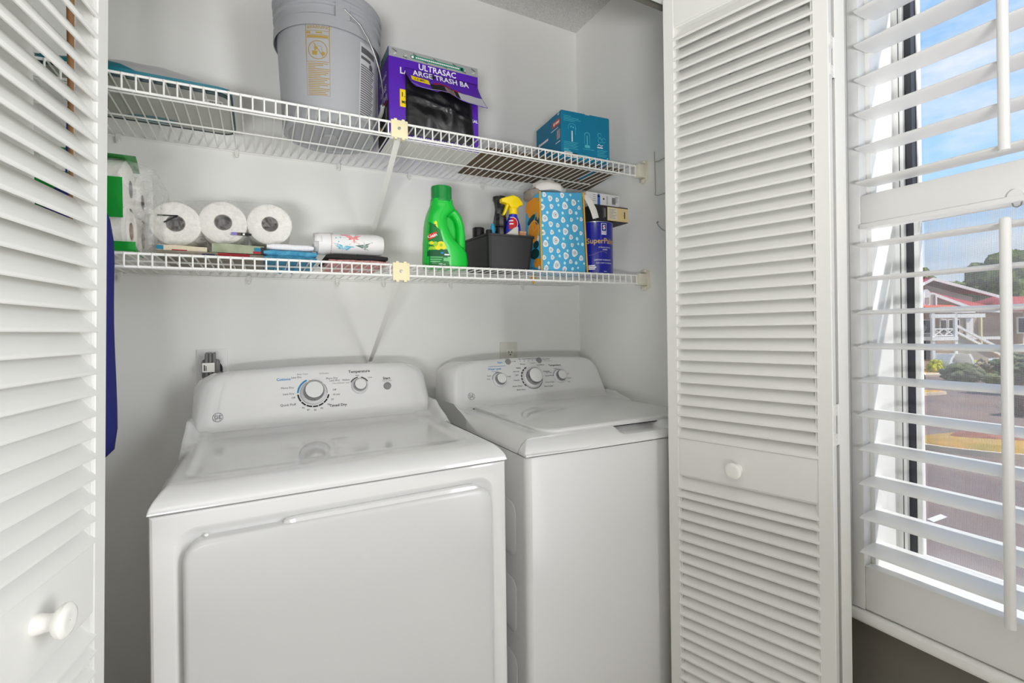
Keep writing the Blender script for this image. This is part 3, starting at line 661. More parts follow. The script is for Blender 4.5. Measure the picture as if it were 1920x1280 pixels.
part('hook_wire', MB().tube([(XR-.001, 1.292, 1.538)]+[(XR-.006-.004*math.sin(PI*i/8), 1.292-.05*i/8, 1.536-.038*math.sin(PI/2*i/8)) for i in range(9)], .0016, 6), HOOKM, h2, 60)
part('screw', MB().sphere((XR-.002, 1.292, 1.538), (.0025, .004, .004), 10, 8), STEEL, h2)

# navy bag hanging from the end of the upper shelf
bg_ = thing('hanging_bag', 'navy blue fabric bag hanging beside the left louvred door', 'bag', (-.335, 1.305, .89))
navy = M('navy_fabric', (28, 34, 104), .85, bump=(300, .3, .001))
rings = []
for i in range(15):
    t = i/14; z = .866+.622*t; wd = .062*(1-.0*t); k = 1
    if t < .12: k = math.sqrt(1-(1-t/.12)**2*.93)
    if t > .72: k = math.sqrt(max(.02, 1-((t-.72)/.28)**2*.97))
    k *= 1+.03*math.sin(9*t); rings.append([(-.337+wd*k*math.cos(a)*(1 if abs(math.cos(a)) < .9 else 1), 1.308+.030*k*math.sin(a), z) for a in [2*PI*j/20 for j in range(20)]])
part('bag_body', MB().loft(rings), navy, bg_, 60)
part('strap', MB().tube([(-.352, 1.308, 1.47), (-.352, 1.32, 1.60), (-.350, 1.338, 1.72), (-.349, 1.352, 1.7465), (-.348, 1.364, 1.7465)], .0018, 8), navy, bg_, 60)
pole = thing('wooden_pole', 'brown wooden pole standing behind the left louvred door', 'pole', (-.305, 1.17, 0))
part('pole_shaft', MB().lathe([(.0, 0), (.0065, 0), (.0065, 2.02), (.005, 2.035), (.0, 2.037)], 16, (-.305, 1.17, 0)), M('brown_wood', (134, 98, 62), .55, vary=(9, (112, 78, 48))), pole, 40)
part('grip', MB().lathe([(.0066, 1.78), (.008, 1.79), (.008, 1.98), (.0066, 1.99)], 16, (-.305, 1.17, 0)), M('brown_grip', (96, 66, 40), .6), pole, 40)

# ------------------------------------------------------------------ upper shelf
RU = .0036; RL = .0036      # things rest on top of the wires
def base(z, x): return z(x)+RU
# teal and silver pack
bz = base(zU, -.23)
tk = thing('storage_pack', 'silver domed pack with teal edges at the left end of the upper shelf', 'pack', (-.24, 1.53, bz))
tealm = M('teal_plastic', (22, 112, 128), .35, coat=.2); packg = M('pack_grey', (176, 176, 172), .55, bump=(30, .2, .004)); silv = M('silver_film', (200, 200, 202), .28, metal=.35, bump=(14, .3, .006))
def packring(z, d, s=1): return [(x, y, z) for x, y in rr(-.43+d, -.056-d, 1.385+d, 1.660-d, .03, 6)]
part('pack_body', MB().loft([packring(bz, .012), packring(bz+.002, .006), packring(bz+.006, .004), packring(bz+.012, .004)]), packg, tk, 30)
part('edge_band', MB().loft([packring(bz+.010, 0), packring(bz+.019, 0)]), tealm, tk, 30, 'teal band')
part('bottom_piping', MB().tube([(x, y, bz+.0035) for x, y in rr(-.43+.005, -.056-.005, 1.39, 1.655, .03, 6)], .0045, 6, closed=True), M('piping_dark', (40, 62, 66), .5), tk, 50)
mb = MB().grid(lambda u, v: (-.425+.364*u, 1.390+.265*v, bz+.0185+.062*(max(0, (1-abs(2*u-1)**2.2)*(1-abs(2*v-1)**2.2)))**.75+.0018*math.sin(31*u+9*v)*math.sin(PI*u)*math.sin(PI*v)), 30, 22)
part('domed_top', mb, silv, tk, 60); dbv = mb.bvh()
pr = Print(); pr.quad((-.42, 1.392), (-.25, 1.392), (-.31, 1.412), (-.41, 1.43), 0, 14, 8); pr.lay('teal_swoosh', [tealm], tk, (0, 0, bz), (1, 0, 0), (0, 1, 0), dbv, .0008)
pr = Print(); pr.rect(-.118, -.078, -1.46, -1.425, 0)
pr.lay('barcode_label', [WHITEP], tk, (0, 0, bz), (1, 0, 0), (0, -1, 0), None, .0003)
pr = Print()
for i in range(13): pr.rect(-.108+.0021*i, -.108+.0021*i+.001*(1+(i*7) % 2*.4), -1.455, -1.432, 0)
pr.poly([(-.1165, -1.45), (-.111, -1.45), (-.114, -1.435)], 0)
pr.lay('barcode', [BLACK], tk, (0, 0, bz), (1, 0, 0), (0, -1, 0), None, .0006)
pr = Print(); pr.disc(-.25, -1.62, .06, .022, 0, 24); pr.disc(-.24, -1.622, .03, .008, 1, 20, 1, .0003)
pr.lay('bottom_print', [tealm, WHITEP], tk, (0, 0, bz), (1, 0, 0), (0, -1, 0), None, .0003)

# grey bucket
BX, BY = .197, 1.565; bz = base(zU, BX)
bk_ = thing('bucket', 'grey five-gallon plastic bucket with wire handle on the upper shelf', 'bucket', (BX, BY, bz))
gb = M('bucket_grey', (168, 170, 174), .42, bump=(20, .05, .002))
def brad(h): return .131+(.149-.131)*h/.37
prof = [(.0005, .004), (.112, .004), (.118, 0), (.127, .0), (.131, .004)]+[(brad(h), h) for h in (.02, .08, .16, .24, .276)]
prof += [(.1465, .282), (.1500, .275), (.1520, .256), (.1540, .256), (.1530, .288), (.1470, .293), (.1470, .316), (.1535, .317), (.1540, .322), (.1480, .325), (.1480, .339), (.1545, .340), (.1550, .346), (.1495, .349), (.1500, .359), (.1560, .361), (.1565, .369), (.150, .370), (.146, .366), (.1435, .30), (.127, .012), (.0005, .010)]
bb = MB().lathe(prof, 72, (BX, BY, bz)); part('bucket_body', bb, gb, bk_, 28)
bbv = MB().lathe([(brad(h), h) for h in (0, .37)], 96, (BX, BY, bz)).bvh()
part('bottom_nub', MB().lathe([(.024, .004), (.023, -.0012), (.0004, -.0012)], 24, (BX, BY, bz)), gb, bk_, 30)
# ears and bail
def bdir(px_ang): return V((math.cos(px_ang), math.sin(px_ang), 0))
a1 = math.radians(-83); ez = bz+.307
for a in (a1, a1+PI):
    d = bdir(a); c = V((BX, BY, ez))+d*.1475; s_ = d.cross(V((0, 0, 1)))
    mb = MB()
    mb.loft([[c+s_*x+V((0, 0, z))+d*k for x, z in rr(-.020, .020, -.022, .022, .005, 4)] for k in (-.004, .0065)])
    part('ear', mb, gb, bk_, 30)
path = []
for i in range(25):
    th = PI*i/24; d0, d1_ = bdir(a1), bdir(a1+PI/2)
    path.append(V((BX, BY, ez+.006-.215*math.sin(th)))+d0*(.156*math.cos(th))+d1_*(.004+.149*math.sin(th)**.6))
part('bail', MB().tube(path, .0021, 8), STEEL, bk_, 60, 'steel wire handle')
gp = path[9:16]
part('grip', MB().tube([p for p in gp], .0065, 12), M('grip_white', (206, 206, 204), .45), bk_, 60, 'white plastic grip')
GOLD = M('gold_print', (168, 140, 66), .6)
# warning panel faces the room
aw = math.atan2(1.43-BY, .150-BX); d = bdir(aw); ex = V((-d.y, d.x, 0)); ex = ex if ex.x > 0 else -ex
pr = Print(); W2 = .031; H0, H1 = .068, .262
def frame(u0, u1, v0, v1, w_): 
    pr.rect(u0, u1, v0, v0+w_, 0, 10, 1); pr.rect(u0, u1, v1-w_, v1, 0, 10, 1); pr.rect(u0, u0+w_, v0, v1, 0, 1, 8); pr.rect(u1-w_, u1, v0, v1, 0, 1, 8)
frame(-W2, W2, .160, H1, .0014); frame(-W2, W2, H0, H1, .0008)
pr.text('WARNING', .004, .253, .0118, 0, bold=True); pr.poly([(-.027, .249), (-.020, .249), (-.0235, .256)], 0)
pr.rect(-W2, W2, .2435, .2449, 0, 10, 1); pr.rect(-W2+.002, -.018, .236, .2415, 0, 3, 1); pr.rect(-.004, .012, .237, .241, 0, 4, 1)
pr.rect(-W2, W2, .2325, .2337, 0, 10, 1); pr.rect(-W2+.004, W2-.004, .2255, .2310, 0, 10, 1); pr.rect(-W2, W2, .2235, .2245, 0, 10, 1)
pr.arc(0, .192, .0235, .0255, 0, 360, 0, 40); pr.stroke([(-.010, .210), (.002, .192), (.014, .174)], .0022, 0)
pr.poly([(-.014, .178), (-.002, .178), (-.001, .190), (-.015, .190)], 0); pr.disc(-.006, .197, .004, .006, 0, 12); pr.stroke([(.000, .204), (.010, .201), (.011, .192), (.014, .186)], .0013, 0); pr.disc(.014, .183, .005, .005, 0, 12)
for i in range(18):
    v = .155-.0049*i; l = (.052, .040, .020, .056, .056, .054, .048, .034, .056, .050, .044, .056, .052, .030, .056, .054, .046, .050)[i]
    pr.rect(-.027, -.027+l, v-.0009, v+.0011, 0, 8, 1)
pr.wrap('warning_print', [GOLD], bk_, (BX, BY, bz), brad, aw, .0006, 'gold printed safety warning')
aw = math.atan2(1.475-BY, .283-BX); d = bdir(aw); ex = V((-d.y, d.x, 0)); ex = ex if ex.x > 0 else -ex
LBLG = M('label_grey', (196, 196, 198), .5); LBLD = M('label_dark', (92, 92, 96), .6)
pr = Print(); pr.rect(-.034, .034, .030, .250, 0, 14, 6)
pr.rect(-.030, .030, .222, .240, 1, 12, 1, .0003); pr.rect(-.030, .010, .205, .214, 1, 8, 1, .0003); pr.disc(.012, .196, .009, .009, 1, 16, 2, .0003)
for i in range(22): pr.rect(-.030, .030-(i*37 % 11)*.0012, .186-.0068*i, .1895-.0068*i, 1, 12, 1, .0003)
pr.wrap('side_label', [LBLG, LBLD], bk_, (BX, BY, bz), brad, aw, .0006, 'grey label full of fine print')

# purple box of trash bags
bz = base(zU, .5); QX0, QX1, QY0, QY1, QZ1 = .360, .660, 1.487, 1.640, 2.038
tb = thing('trash_bag_box', 'purple box of trash bags with torn front and black bags showing', 'box', (.51, 1.56, bz))
PUR = M('purple_card', (88, 34, 178), .42, coat=.15); PURD = M('purple_dark', (52, 22, 110), .5); GRY = M('plate_grey', (176, 180, 178), .4, metal=.2); GRN = M('green_band', (26, 138, 112), .5); YEL = M('yellow_print', (246, 214, 26), .55); CARDW = M('card_white', (222, 222, 218), .7); RED = M('red_print', (176, 20, 36), .5)
mb = MB().box(QX0, QX1, QY0, QY1, bz+.002, QZ1, r=.0015, seg=1); part('carton', mb, PUR, tb, 30)
part('carton_bottom', MB().box(QX0+.001, QX1-.001, QY0+.001, QY1-.001, bz, bz+.0022), CARDW, tb, 0, 'white carton bottom')
pr = Print()   # front: u from the left edge, v from the bottom
W_, H_ = QX1-QX0, QZ1-bz
pr.rect(0.001, W_-.001, H_-.030, H_-.001, 0); pr.lay('metal_band', [GRY], tb, (QX0, QY0, bz), (1, 0, 0), (0, 0, 1), None, .0004, 'grey diamond-plate band'); pr = Print()
for i in range(9): pr.stroke([(.012+.033*i, H_-.006+(-.016 if i % 2 else 0)), (.026+.033*i, H_-.013+(-.012 if i % 2 else 0))], .0042, 1, .0002); pr.stroke([(.016+.033*i, H_-.022), (.024+.033*i, H_-.017)], .0028, 5, .0002)
FRM = [GRY, M('plate_dark_grey', (110, 114, 114), .5), GRN, WHITEP, YEL, CARDW, BLACK]  # greys here are the printed diamond-plate pattern
def flush(nm):
    global pr
    pr.lay(nm, FRM, tb, (QX0, QY0, bz), (1, 0, 0), (0, 0, 1), None, .0004); pr = Print()
flush('plate_pattern')
pr.rect(.075, .245, H_-.023, H_-.011, 2, h=.0004); pr.disc(.075, H_-.017, .006, .006, 2, 16, 1, .0004); pr.disc(.245, H_-.017, .006, .006, 2, 16, 1, .0004); pr.disc(.076, H_-.017, .0042, .0042, 3, 12, 1, .0006)
for i in range(24): pr.rect(.086+.0062*i, .086+.0062*i+.0045, H_-.0195, H_-.0145, 3, h=.0006)
flush('green_band')
pr.text('ULTRASAC', .158, H_-.044, .026, 3, bold=True, h=.0004)
pr.text('LARGE TRASH BAGS', .150, H_-.069, .0275, 3, bold=True, h=.0004, sx=.93)
flush('title_lettering')
pr.rect(.034, .062, .105, .160, 4, h=.0003); pr.text('1.5', .049, .143, .020, 6, bold=True, h=.0005); pr.text('MIL', .049, .120, .013, 6, bold=True, h=.0005)
flush('yellow_label')
pr.text('33', .040, .035, .045, 3, bold=True, h=.0004); pr.text('BAGS', .262, .018, .018, 3, bold=True, h=.0004); pr.text('GAL', .285, .105, .014, 3, bold=True, h=.0004)
for i in range(20): pr.rect(.075+.008*i, .075+.008*i+.0055, .012, .019, 3, h=.0003)
pr.lay('front_print', [GRY, M('plate_dark_grey', (110, 114, 114), .5), GRN, WHITEP, YEL, CARDW, BLACK], tb, (QX0, QY0, bz), (1, 0, 0), (0, 0, 1), None, .0004)
# black bags bulging out of the torn opening
BAGB = M('black_bag_film', (22, 22, 24), .32, bump=(9, .5, .012), spec=.6)
def bagpt(u, v):
    x = .052+u*(.232-.012*v); 
    top = .222+.0*u; zl = .020+v*(top-.020)
    bul = math.sin(PI*u)**.5*math.sin(PI*min(1, v*.96+.02))**.6
    cr_ = .006*noise.noise(V((u*4, v*5, 1)))+.004*noise.noise(V((u*9+v*3, v*7, 4)))
    fold = .010*math.exp(-((u-.62-.12*(.5-v))**2)/.002)*math.exp(-((v-.50)**2)/.03)+.006*math.exp(-((v-.62+.22*u)**2)/.0012)
    return (QX0+x, QY0-.0012-max(0, (.016+cr_+fold)*bul), bz+zl)
part('black_bags', MB().grid(bagpt, 44, 40), BAGB, tb, 70, 'crumpled black trash bags')
# flap hanging forward from the top of the tear
edge = [(0, .165), (.05, .128), (.10, .112), (.18, .108), (.28, .104), (.36, .098), (.42, .110), (.50, .104), (.58, .088), (.66, .070), (.74, .062), (.82, .060), (.92, .050), (1, .048)]
def low(u):
    for (a, b), (c, d_) in zip(edge, edge[1:]):
        if a <= u <= c: return b+(d_-b)*(u-a)/(c-a)
def flap(u, v, off=0):
    x = .050+u*.245; top = H_-.056; bot = top-(.222-low(u))*.55-.006; z = top+(bot-top)*v
    return (QX0+x+.012*v*u, QY0-.0025-.052*v**1.5*(.35+.65*u)-.008*v-off, bz+z)
fl = MB().grid(flap, 28, 10); fbv = fl.bvh()
fo = part('torn_flap', fl, PUR, tb, 70, 'torn purple flap')
fo.modifiers.new('thickness', 'SOLIDIFY').thickness = .0008
pr = Print()
pr.text('ARGE TRASH BA', .168, H_-.0705, .0275, 0, bold=True, sx=.93)
pr.quad((.066, H_-.100), (.125, H_-.106), (.122, H_-.088), (.066, H_-.083), 1, 6, 3); pr.text('1.5 MIL', .093, H_-.0945, .0115, 3, bold=True, h=.0003)
pr.lay('flap_print', [WHITEP, YEL, CARDW, BLACK, RED], fo, (QX0, QY0-.1, bz), (1, 0, 0), (0, 0, 1), fbv, .0012, None, .3)
pr = Print()
def strip(u0, u1, v0, v1, m, h=0):
    pr.add([(u0+(u1-u0)*i/6, v0+(v1-v0)*j/3) for j in range(4) for i in range(7)], [(j*7+i, j*7+i+1, (j+1)*7+i+1, (j+1)*7+i) for j in range(3) for i in range(6)], m, h)
def flay(cells, name, mats):
    mb = MB()
    for u0, u1, v0, v1, m in cells:
        mb.grid(lambda a, b: flap(u0+(u1-u0)*a, v0+(v1-v0)*b, .0012), 8, 4, m)
    part(name, mb, mats, fo, 0)
flay([(.30, .66, .62, .985, 0), (.66, .99, .60, .98, 1), (.05, .99, .975, 1.0, 1), (.48, .60, .66, .98, 2), (.34, .56, .52, .60, 3), (.60, .70, .56, .64, 3)], 'flap_picture', [BLACK, M('torn_card', (196, 196, 204), .8), M('picture_brown', (150, 128, 118), .6), RED])
# left side print
pr = Print(); D_ = QY1-QY0
pr.rect(.002, D_-.002, H_-.028, H_-.001, 0); pr.rect(.002, D_-.002, .002, .125, 1); 
pr.text('ULTRASAC', .080, H_-.075, .020, 2, bold=True, rot=.0, h=.0003); pr.text('LARGE', .085, H_-.115, .025, 2, bold=True, h=.0003); pr.text('TRASH BAGS', .080, H_-.145, .021, 2, bold=True, h=.0003, sx=.85); pr.stroke([(.02, H_-.160), (.14, H_-.160)], .002, 2, .0003)
pr.rect(.06, .13, .118, .128, 4, h=.0003); pr.rect(.104, .122, .03, .105, 2, h=.0003) if False else None
pr.rect(.112, .122, .03, .110, 5, h=.0003); pr.rect(.02, .045, .05, .075, 3, h=.0003)
pr.lay('side_print', [M('plate_green', (110, 140, 132), .5), BLACK, WHITEP, YEL, RED, M('steel_print', (150, 150, 160), .4)], tb, (QX0, QY1, bz), (0, -1, 0), (0, 0, 1), None, .0004)

# turquoise carton
bz = base(zU, 1.0); TZ = 1.919; A = V((.936, 1.402, 0)); Bq = V((1.136, 1.388, 0)); ex = (Bq-A).normalized(); ey = V((-ex.y, ex.x, 0)); Cq = A+ey*.19; Dq = Bq+ey*.19
tq = thing('turquoise_carton', 'turquoise appliance carton at the right end of the upper shelf', 'box', ((A.x+Dq.x)/2, (A.y+Dq.y)/2, bz))
TUR = M('turquoise_card', (12, 126, 164), .5); TURL = M('turquoise_print', (92, 200, 214), .6); REDO = M('red_orange_print', (226, 74, 44), .5)
def at3(p, z): return (p.x, p.y, z)
mb = MB().hexa([at3(A, bz), at3(Bq, bz), at3(Dq, bz), at3(Cq, bz)], [at3(A, TZ), at3(Bq, TZ), at3(Dq, TZ), at3(Cq, TZ)])
part('carton', mb, TUR, tq, 0)
mb = MB()
for u0, u1, y0 in ((.002, .098, .0), (.118, .198, .0)):
    p, q = A+ex*u0, A+ex*u1; mb.hexa([at3(p, TZ), at3(q, TZ), at3(q+ey*.09, TZ), at3(p+ey*.09, TZ)], [at3(p, TZ+.0025), at3(q, TZ+.0025), at3(q+ey*.09, TZ+.0025), at3(p+ey*.09, TZ+.0025)])
part('top_flap', mb, TUR, tq, 0)
H2 = TZ-bz; pr = Print()
for i, l in enumerate((.030, .062, .070, .045)): pr.rect(.010, .010+l, H2-.016-.0055*i, H2-.0145-.0055*i, 0)
pr.stroke([(.044, .060), (.044, .098)], .004, 1); pr.arc(.044, .108, .0150, .0162, -20, 200, 0, 16); pr.disc(.040, .112, .003, m=0, n=10); pr.disc(.049, .110, .003, m=0, n=10)
pr.stroke([(.058, .085), (.058, .112)], .0012, 0)
pr.stroke([(.106, .052), (.106, .090)], .0035, 0); pr.arc(.106, .090, .0095, .0115, 0, 180, 0, 14); pr.stroke([(.0955, .060), (.0955, .090)], .0012, 0); pr.stroke([(.1165, .060), (.1165, .090)], .0012, 0); pr.rect(.096, .117, .046, .056, 0); pr.rect(.088, .135, .040, .0415, 0)
for c in ((.158, .098), (.176, .082), (.160, .080)): pr.arc(c[0], c[1], .007, .0085, 20, 320, 0, 14)
pr.stroke([(.150, .060), (.156, .066), (.164, .060), (.172, .064)], .0025, 1); pr.rect(.148, .172, .052, .056, 1)
for i in range(5): pr.rect(.010, .068-(i % 2)*.008, .056-.0055*i, .0574-.0055*i, 0); pr.rect(.148, .190-(i % 3)*.006, .044-.0055*i, .0454-.0055*i, 0)
pr.rect(.010, .030, .0295, .0325, 0); pr.rect(.010, .038, .024, .027, 0)
pr.rect(.012, .044, .004, .022, 1); pr.rect(.015, .042, .0075, .019, 2, h=.0003); pr.rect(.047, .066, .004, .020, 1); pr.rect(.047, .066, .016, .020, 3, h=.0003)
for i in range(4): pr.rect(.070, .108-(i % 2)*.006, .016-.004*i, .0182-.004*i, 0)
pr.disc(.192, .018, .0035, .0035, 0, 12)
pr.lay('front_print', [TURL, WHITEP, M('map_print', (180, 150, 120), .6), BLACK, REDO], tq, at3(A, bz), ex, (0, 0, 1), None, .0004)
pr = Print()
pr.text('GRANDLINE', .060, .095, .014, 0, bold=True, rot=0) if False else pr.rect(.030, .095, .092, .100, 0); pr.disc(.024, .096, .007, .007, 0, 16)
pr.rect(.128, .182, .120, .140, 1); pr.disc(.142, .130, .006, .006, 0, 14, 1, .0003); pr.rect(.152, .178, .126, .134, 0, h=.0003)
pr.rect(.118, .170, .110, .1125, 0); pr.text('40', .172, .157, .014, 0, bold=True); pr.rect(.160, .184, .070, .102, 2); pr.stroke([(.165, .075), (.180, .097)], .003, 1, .0003); pr.rect(.150, .184, .058, .061, 0); pr.disc(.028, .030, .012, .012, 2, 16)
pr.lay('side_print', [WHITEP, REDO, M('photo_grey', (176, 176, 180), .6)], tq, at3(Cq, bz), -ey, (0, 0, 1), None, .0004)

# flattened cardboard under the carton and crumpled clear bag beside it
cbz = base(zU, .95)-.0032
cb = thing('cardboard_sheet', 'flat dark brown cardboard lying under the turquoise carton', 'cardboard', (.95, 1.56, cbz))
CARD = M('brown_cardboard', (112, 92, 72), .85, vary=(14, (96, 78, 60)))
part('sheet', MB().hexa([(.662, 1.425, zU(.662)+.0025), (1.225, 1.415, zU(1.225)+.0025), (1.262, 1.70, zU(1.262)+.0025), (.668, 1.705, zU(.668)+.0025)], [(.662, 1.425, zU(.662)+.0036), (1.225, 1.415, zU(1.225)+.0036), (1.262, 1.70, zU(1.262)+.0036), (.668, 1.705, zU(.668)+.0036)]), CARD, cb, 0)
cr1 = MB().sphere((.835, 1.50, base(zU, .83)+.016), (.048, .045, .0165), 22, 12, fn=lambda d: 1+.35*noise.noise(d*3.1)+.15*noise.noise(d*8))
cr1.v = [(x, y, max(z, base(zU, .83)+.0005)) for x, y, z in cr1.v]
single('clear_bag', cr1, M_film('film_crumpled', (236, 236, 234), .5), 'small crumpled clear plastic bag left of the turquoise carton', 'bag', (.835, 1.50, base(zU, .83)), smooth=25)

# ------------------------------------------------------------------ lower shelf
def bl(x): return zLo(x)+RL
# wrapped pack of paper towels at the far left
bz = bl(-.36)
pt = thing('paper_towel_pack', 'plastic-wrapped pack of large paper towel rolls with green labels, left end of the lower shelf', 'paper towels', (-.37, 1.54, bz))
PAPER = M('tissue_paper', (238, 236, 230), .95, bump=(90, .35, .002)); CORE = M('cardboard_core', (150, 122, 94), .85); GREENP = M('green_pack_print', (22, 150, 52), .4, coat=.2)
FILM = M_film('clear_wrap', (244, 244, 244), .22, scale=26, wr=.7)
for y, z in ((1.482, bz+.068), (1.618, bz+.068), (1.482, bz+.170), (1.618, bz+.170)):
    mb = MB(); pf = [(.021, -.5), (.055, -.5), (.0655, -.47), (.0665, .47), (.055, .5), (.021, .5)]
    mb.lathe([(r_, h*.20) for r_, h in pf], 36, fr=(V((-.378, y, z-(0 if z < bz+.1 else .035) + (.036 if z > bz+.1 else 0))), V((0, 1, 0)), V((0, 0, 1)), V((1, 0, 0)))); ro = part('paper_roll', mb, PAPER, pt, 40)
    c_ = (V((-.378, y, z+(.001 if z > bz+.1 else 0))), V((0, 1, 0)), V((0, 0, 1)), V((1, 0, 0)))
    if z > bz+.1: continue
    part('core', MB().lathe([(.0215, -.099), (.0195, -.0985), (.0195, .0985), (.0215, .1003)], 24, fr=c_), CORE, ro, 40)
    for r_ in (.030, .038, .046, .054): part('winding', MB().lathe([(r_, .0998), (r_+.0012, .1012), (r_+.0024, .0998)], 32, fr=c_), PAPER, ro, 60)
def wrapfn(k):
    def f(d):
        return 1
    return f
mb = MB(); rings = []
for i in range(17):
    x = -.495+.27*i/16; k = 1 if i < 13 else 1-.10*((i-12)/4)**2; ring = []
    for j, (y, z) in enumerate(rr(1.405, 1.695, bz+.0006, bz+.232, .045, 7)):
        nn = noise.noise(V((x*22, y*20, z*20)))*.006*(1 if z > bz+.01 else 0); cy_, cz_ = 1.55, bz+.105
        ring.append((x+.004*noise.noise(V((y*30, z*30, 2))), cy_+(y-cy_)*k+nn, max(bz+.0006, cz_+(z-cz_)*k+nn)))
    rings.append(ring)
rings.append([(-.215+.012*noise.noise(V((p[1]*25, p[2]*25, 5))), 1.55+(p[1]-1.55)*.55, max(bz+.0006, bz+.10+(p[2]-bz-.10)*.6)) for p in rings[-1]])
part('plastic_wrap', MB().loft(rings), FILM, pt, 50, 'crinkled clear plastic wrap')
wv = MB().loft(rings).bvh()
for nm, y0, y1, z0, z1 in (('green_label', 0, 0, .085, .178), ('green_base_print', 0, 0, .008, .030)):
    mb = MB(); mb.grid(lambda u, v: (-.49+(.212 if z0 > .05 else .235)*u, 1.4035-.003*math.sin(7*u)-.002*v, bz+z0+(z1-z0)*v), 10, 6); part(nm, mb, GREENP, pt, 60)
part('green_top_print', MB().grid(lambda u, v: (-.49+.235*u-.02*v, 1.412+.16*v, bz+.2335+.004*math.sin(2.5*v)), 10, 6), GREENP, pt, 60)
part('green_side_print', MB().grid(lambda u, v: (-.262+.004*math.sin(5*v)+.002, 1.405+.10*u, bz+.006+.028*v*(1-.5*u)), 8, 4), GREENP, pt, 60)

# pack of three white rolls seen end-on
bz = bl(-.08)
rp = thing('paper_roll_pack', 'three white paper rolls in clear wrap, ends facing out, on the lower shelf', 'paper rolls', (-.083, 1.60, bz+.048))
RR_ = .0585
cent = [(-.190, 1.4405), (-.0845, 1.4530), (.0275, 1.4585)]
for x, z in cent:
    y0, y1 = 1.500, 1.725; prf = [(.0205, y1), (.050, y1), (.0575, y1-.008), (RR_-.0012, y1-.03), (RR_-.0012, y0+.016), (.0560, y0+.005), (.050, y0+.0005), (.0205, y0)]
    ro = part('paper_roll', MB().lathe(prf, 44, fr=(V((x, 0, z)), V((1, 0, 0)), V((0, 0, 1)), V((0, 1, 0)))), PAPER, rp, 40)
    part('core', MB().lathe([(.0212, y0-.0008), (.0190, y0-.0005), (.0186, y1), (.0204, y1)], 28, fr=(V((x, 0, z)), V((1, 0, 0)), V((0, 0, 1)), V((0, 1, 0)))).lathe([(.0004, y0+.05), (.0186, y0+.05)], 28, fr=(V((x, 0, z)), V((1, 0, 0)), V((0, 0, 1)), V((0, 1, 0)))), M('core_grey', (120, 112, 104), .9), ro, 40)
hull = []
for i in range(13): a = PI/2+PI*i/12; hull.append((cent[0][0]+(RR_+.001)*math.cos(a), cent[0][1]+(RR_+.001)*math.sin(a)))
hull += [(-.140, 1.3845), (-.085, 1.3935), (-.03, 1.394)]
for i in range(13): a = -PI/2+PI*i/12; hull.append((cent[2][0]+(RR_+.001)*math.cos(a), cent[2][1]+(RR_+.001)*math.sin(a)))
hull += [(-.03, 1.5155), (-.085, 1.5130), (-.140, 1.506)]
CLW = M_film('clear_wrap_thin', (235, 235, 236), .17, scale=60, wr=.9)
mb = MB(); rings = []
for y, k in ((1.4975, .93), (1.503, 1.0), (1.56, 1.004), (1.64, 1.0), (1.72, 1.0), (1.728, .9)):
    rings.append([(-.0825+(x+.0825)*(k if k < 1 else k), y+.002*noise.noise(V((x*40, z*40, y))), 1.45+(z-1.45)*k+(.0015*noise.noise(V((x*50, y*30, z*50))) if k >= 1 else 0)) for x, z in hull])
part('plastic_wrap', MB().loft(rings), CLW, rp, 60, 'clear shrink wrap')
pr = Print(); pr.stroke([(-.228, 1.458), (-.184, 1.460)], .0032).stroke([(-.186, 1.460), (-.214, 1.441)], .0036); pr.lay('black_mark', [BLACK], rp, (0, 1.4965, 0), (1, 0, 0), (0, 0, 1), None, .0004); pr = Print(); pr.rect(-.052, -.028, 1.4205, 1.4285, 0); pr.rect(-.066, -.052, 1.4205, 1.4285, 1); pr.rect(-.052, -.043, 1.422, 1.427, 2, h=.0003); pr.rect(-.039, -.034, 1.422, 1.427, 3, h=.0003); pr.rect(-.028, -.018, 1.4215, 1.4275, 0)
pr.lay('wrap_print', [BLACK, M('lilac_print', (140, 126, 200), .6), M('brown_print', (110, 96, 84), .6), WHITEP], rp, (0, 1.4965, 0), (1, 0, 0), (0, 0, 1), None, .0004)

# flat paper things under the rolls
def slab(name, label, cat, x0, x1, y0, y1, z0, h, m, warp=.002, cornerx=0, prints=None):
    mb = MB(); nu, nv = 14, 8
    def top(u, v): return (x0+(x1-x0)*u, y0+(y1-y0)*v, z0+SL*(x1-x0)*u+h+warp*math.sin(5*u+3*v))
    def bot(u, v): return (x0+(x1-x0)*u, y0+(y1-y0)*v, z0+SL*(x1-x0)*u)
    mb.grid(top, nu, nv); mb.grid(bot, nu, nv)
    bd = [(i/nu, 0) for i in range(nu+1)]+[(1, j/nv) for j in range(1, nv+1)]+[(i/nu, 1) for i in range(nu-1, -1, -1)]+[(0, j/nv) for j in range(nv-1, 0, -1)]
    mb.loft([[bot(*p) for p in bd], [top(*p) for p in bd]], cap0=False, cap1=False)
    t_ = thing(name, label, cat, ((x0+x1)/2, (y0+y1)/2, z0)); part('folded_sheet', mb, m, t_, 30)
    if prints:
        for i, (u0, u1, hh, pm) in enumerate(prints):
            part('printed_edge', MB().box(x0+(x1-x0)*u0, x0+(x1-x0)*u1, y0-.0006, y0+.002, z0+SL*(x1-x0)*u0+h*hh[0], z0+SL*(x1-x0)*u1+h*hh[1]), pm, t_, 0)
    return t_
SAGE = M('sage_paper', (168, 176, 150), .6, bump=(40, .4, .003), vary=(30, (140, 150, 120))); CREAMP = M('cream_paper', (214, 204, 178), .7, bump=(40, .4, .003)); TAUPE = M('taupe_paper', (150, 142, 128), .7, bump=(40, .4, .003), vary=(40, (120, 112, 100)))
TEALP = M('teal_paper', (22, 120, 150), .55); REDP = M('red_paper', (160, 26, 36), .55); NAVYP = M('navy_paper', (30, 40, 80), .55)
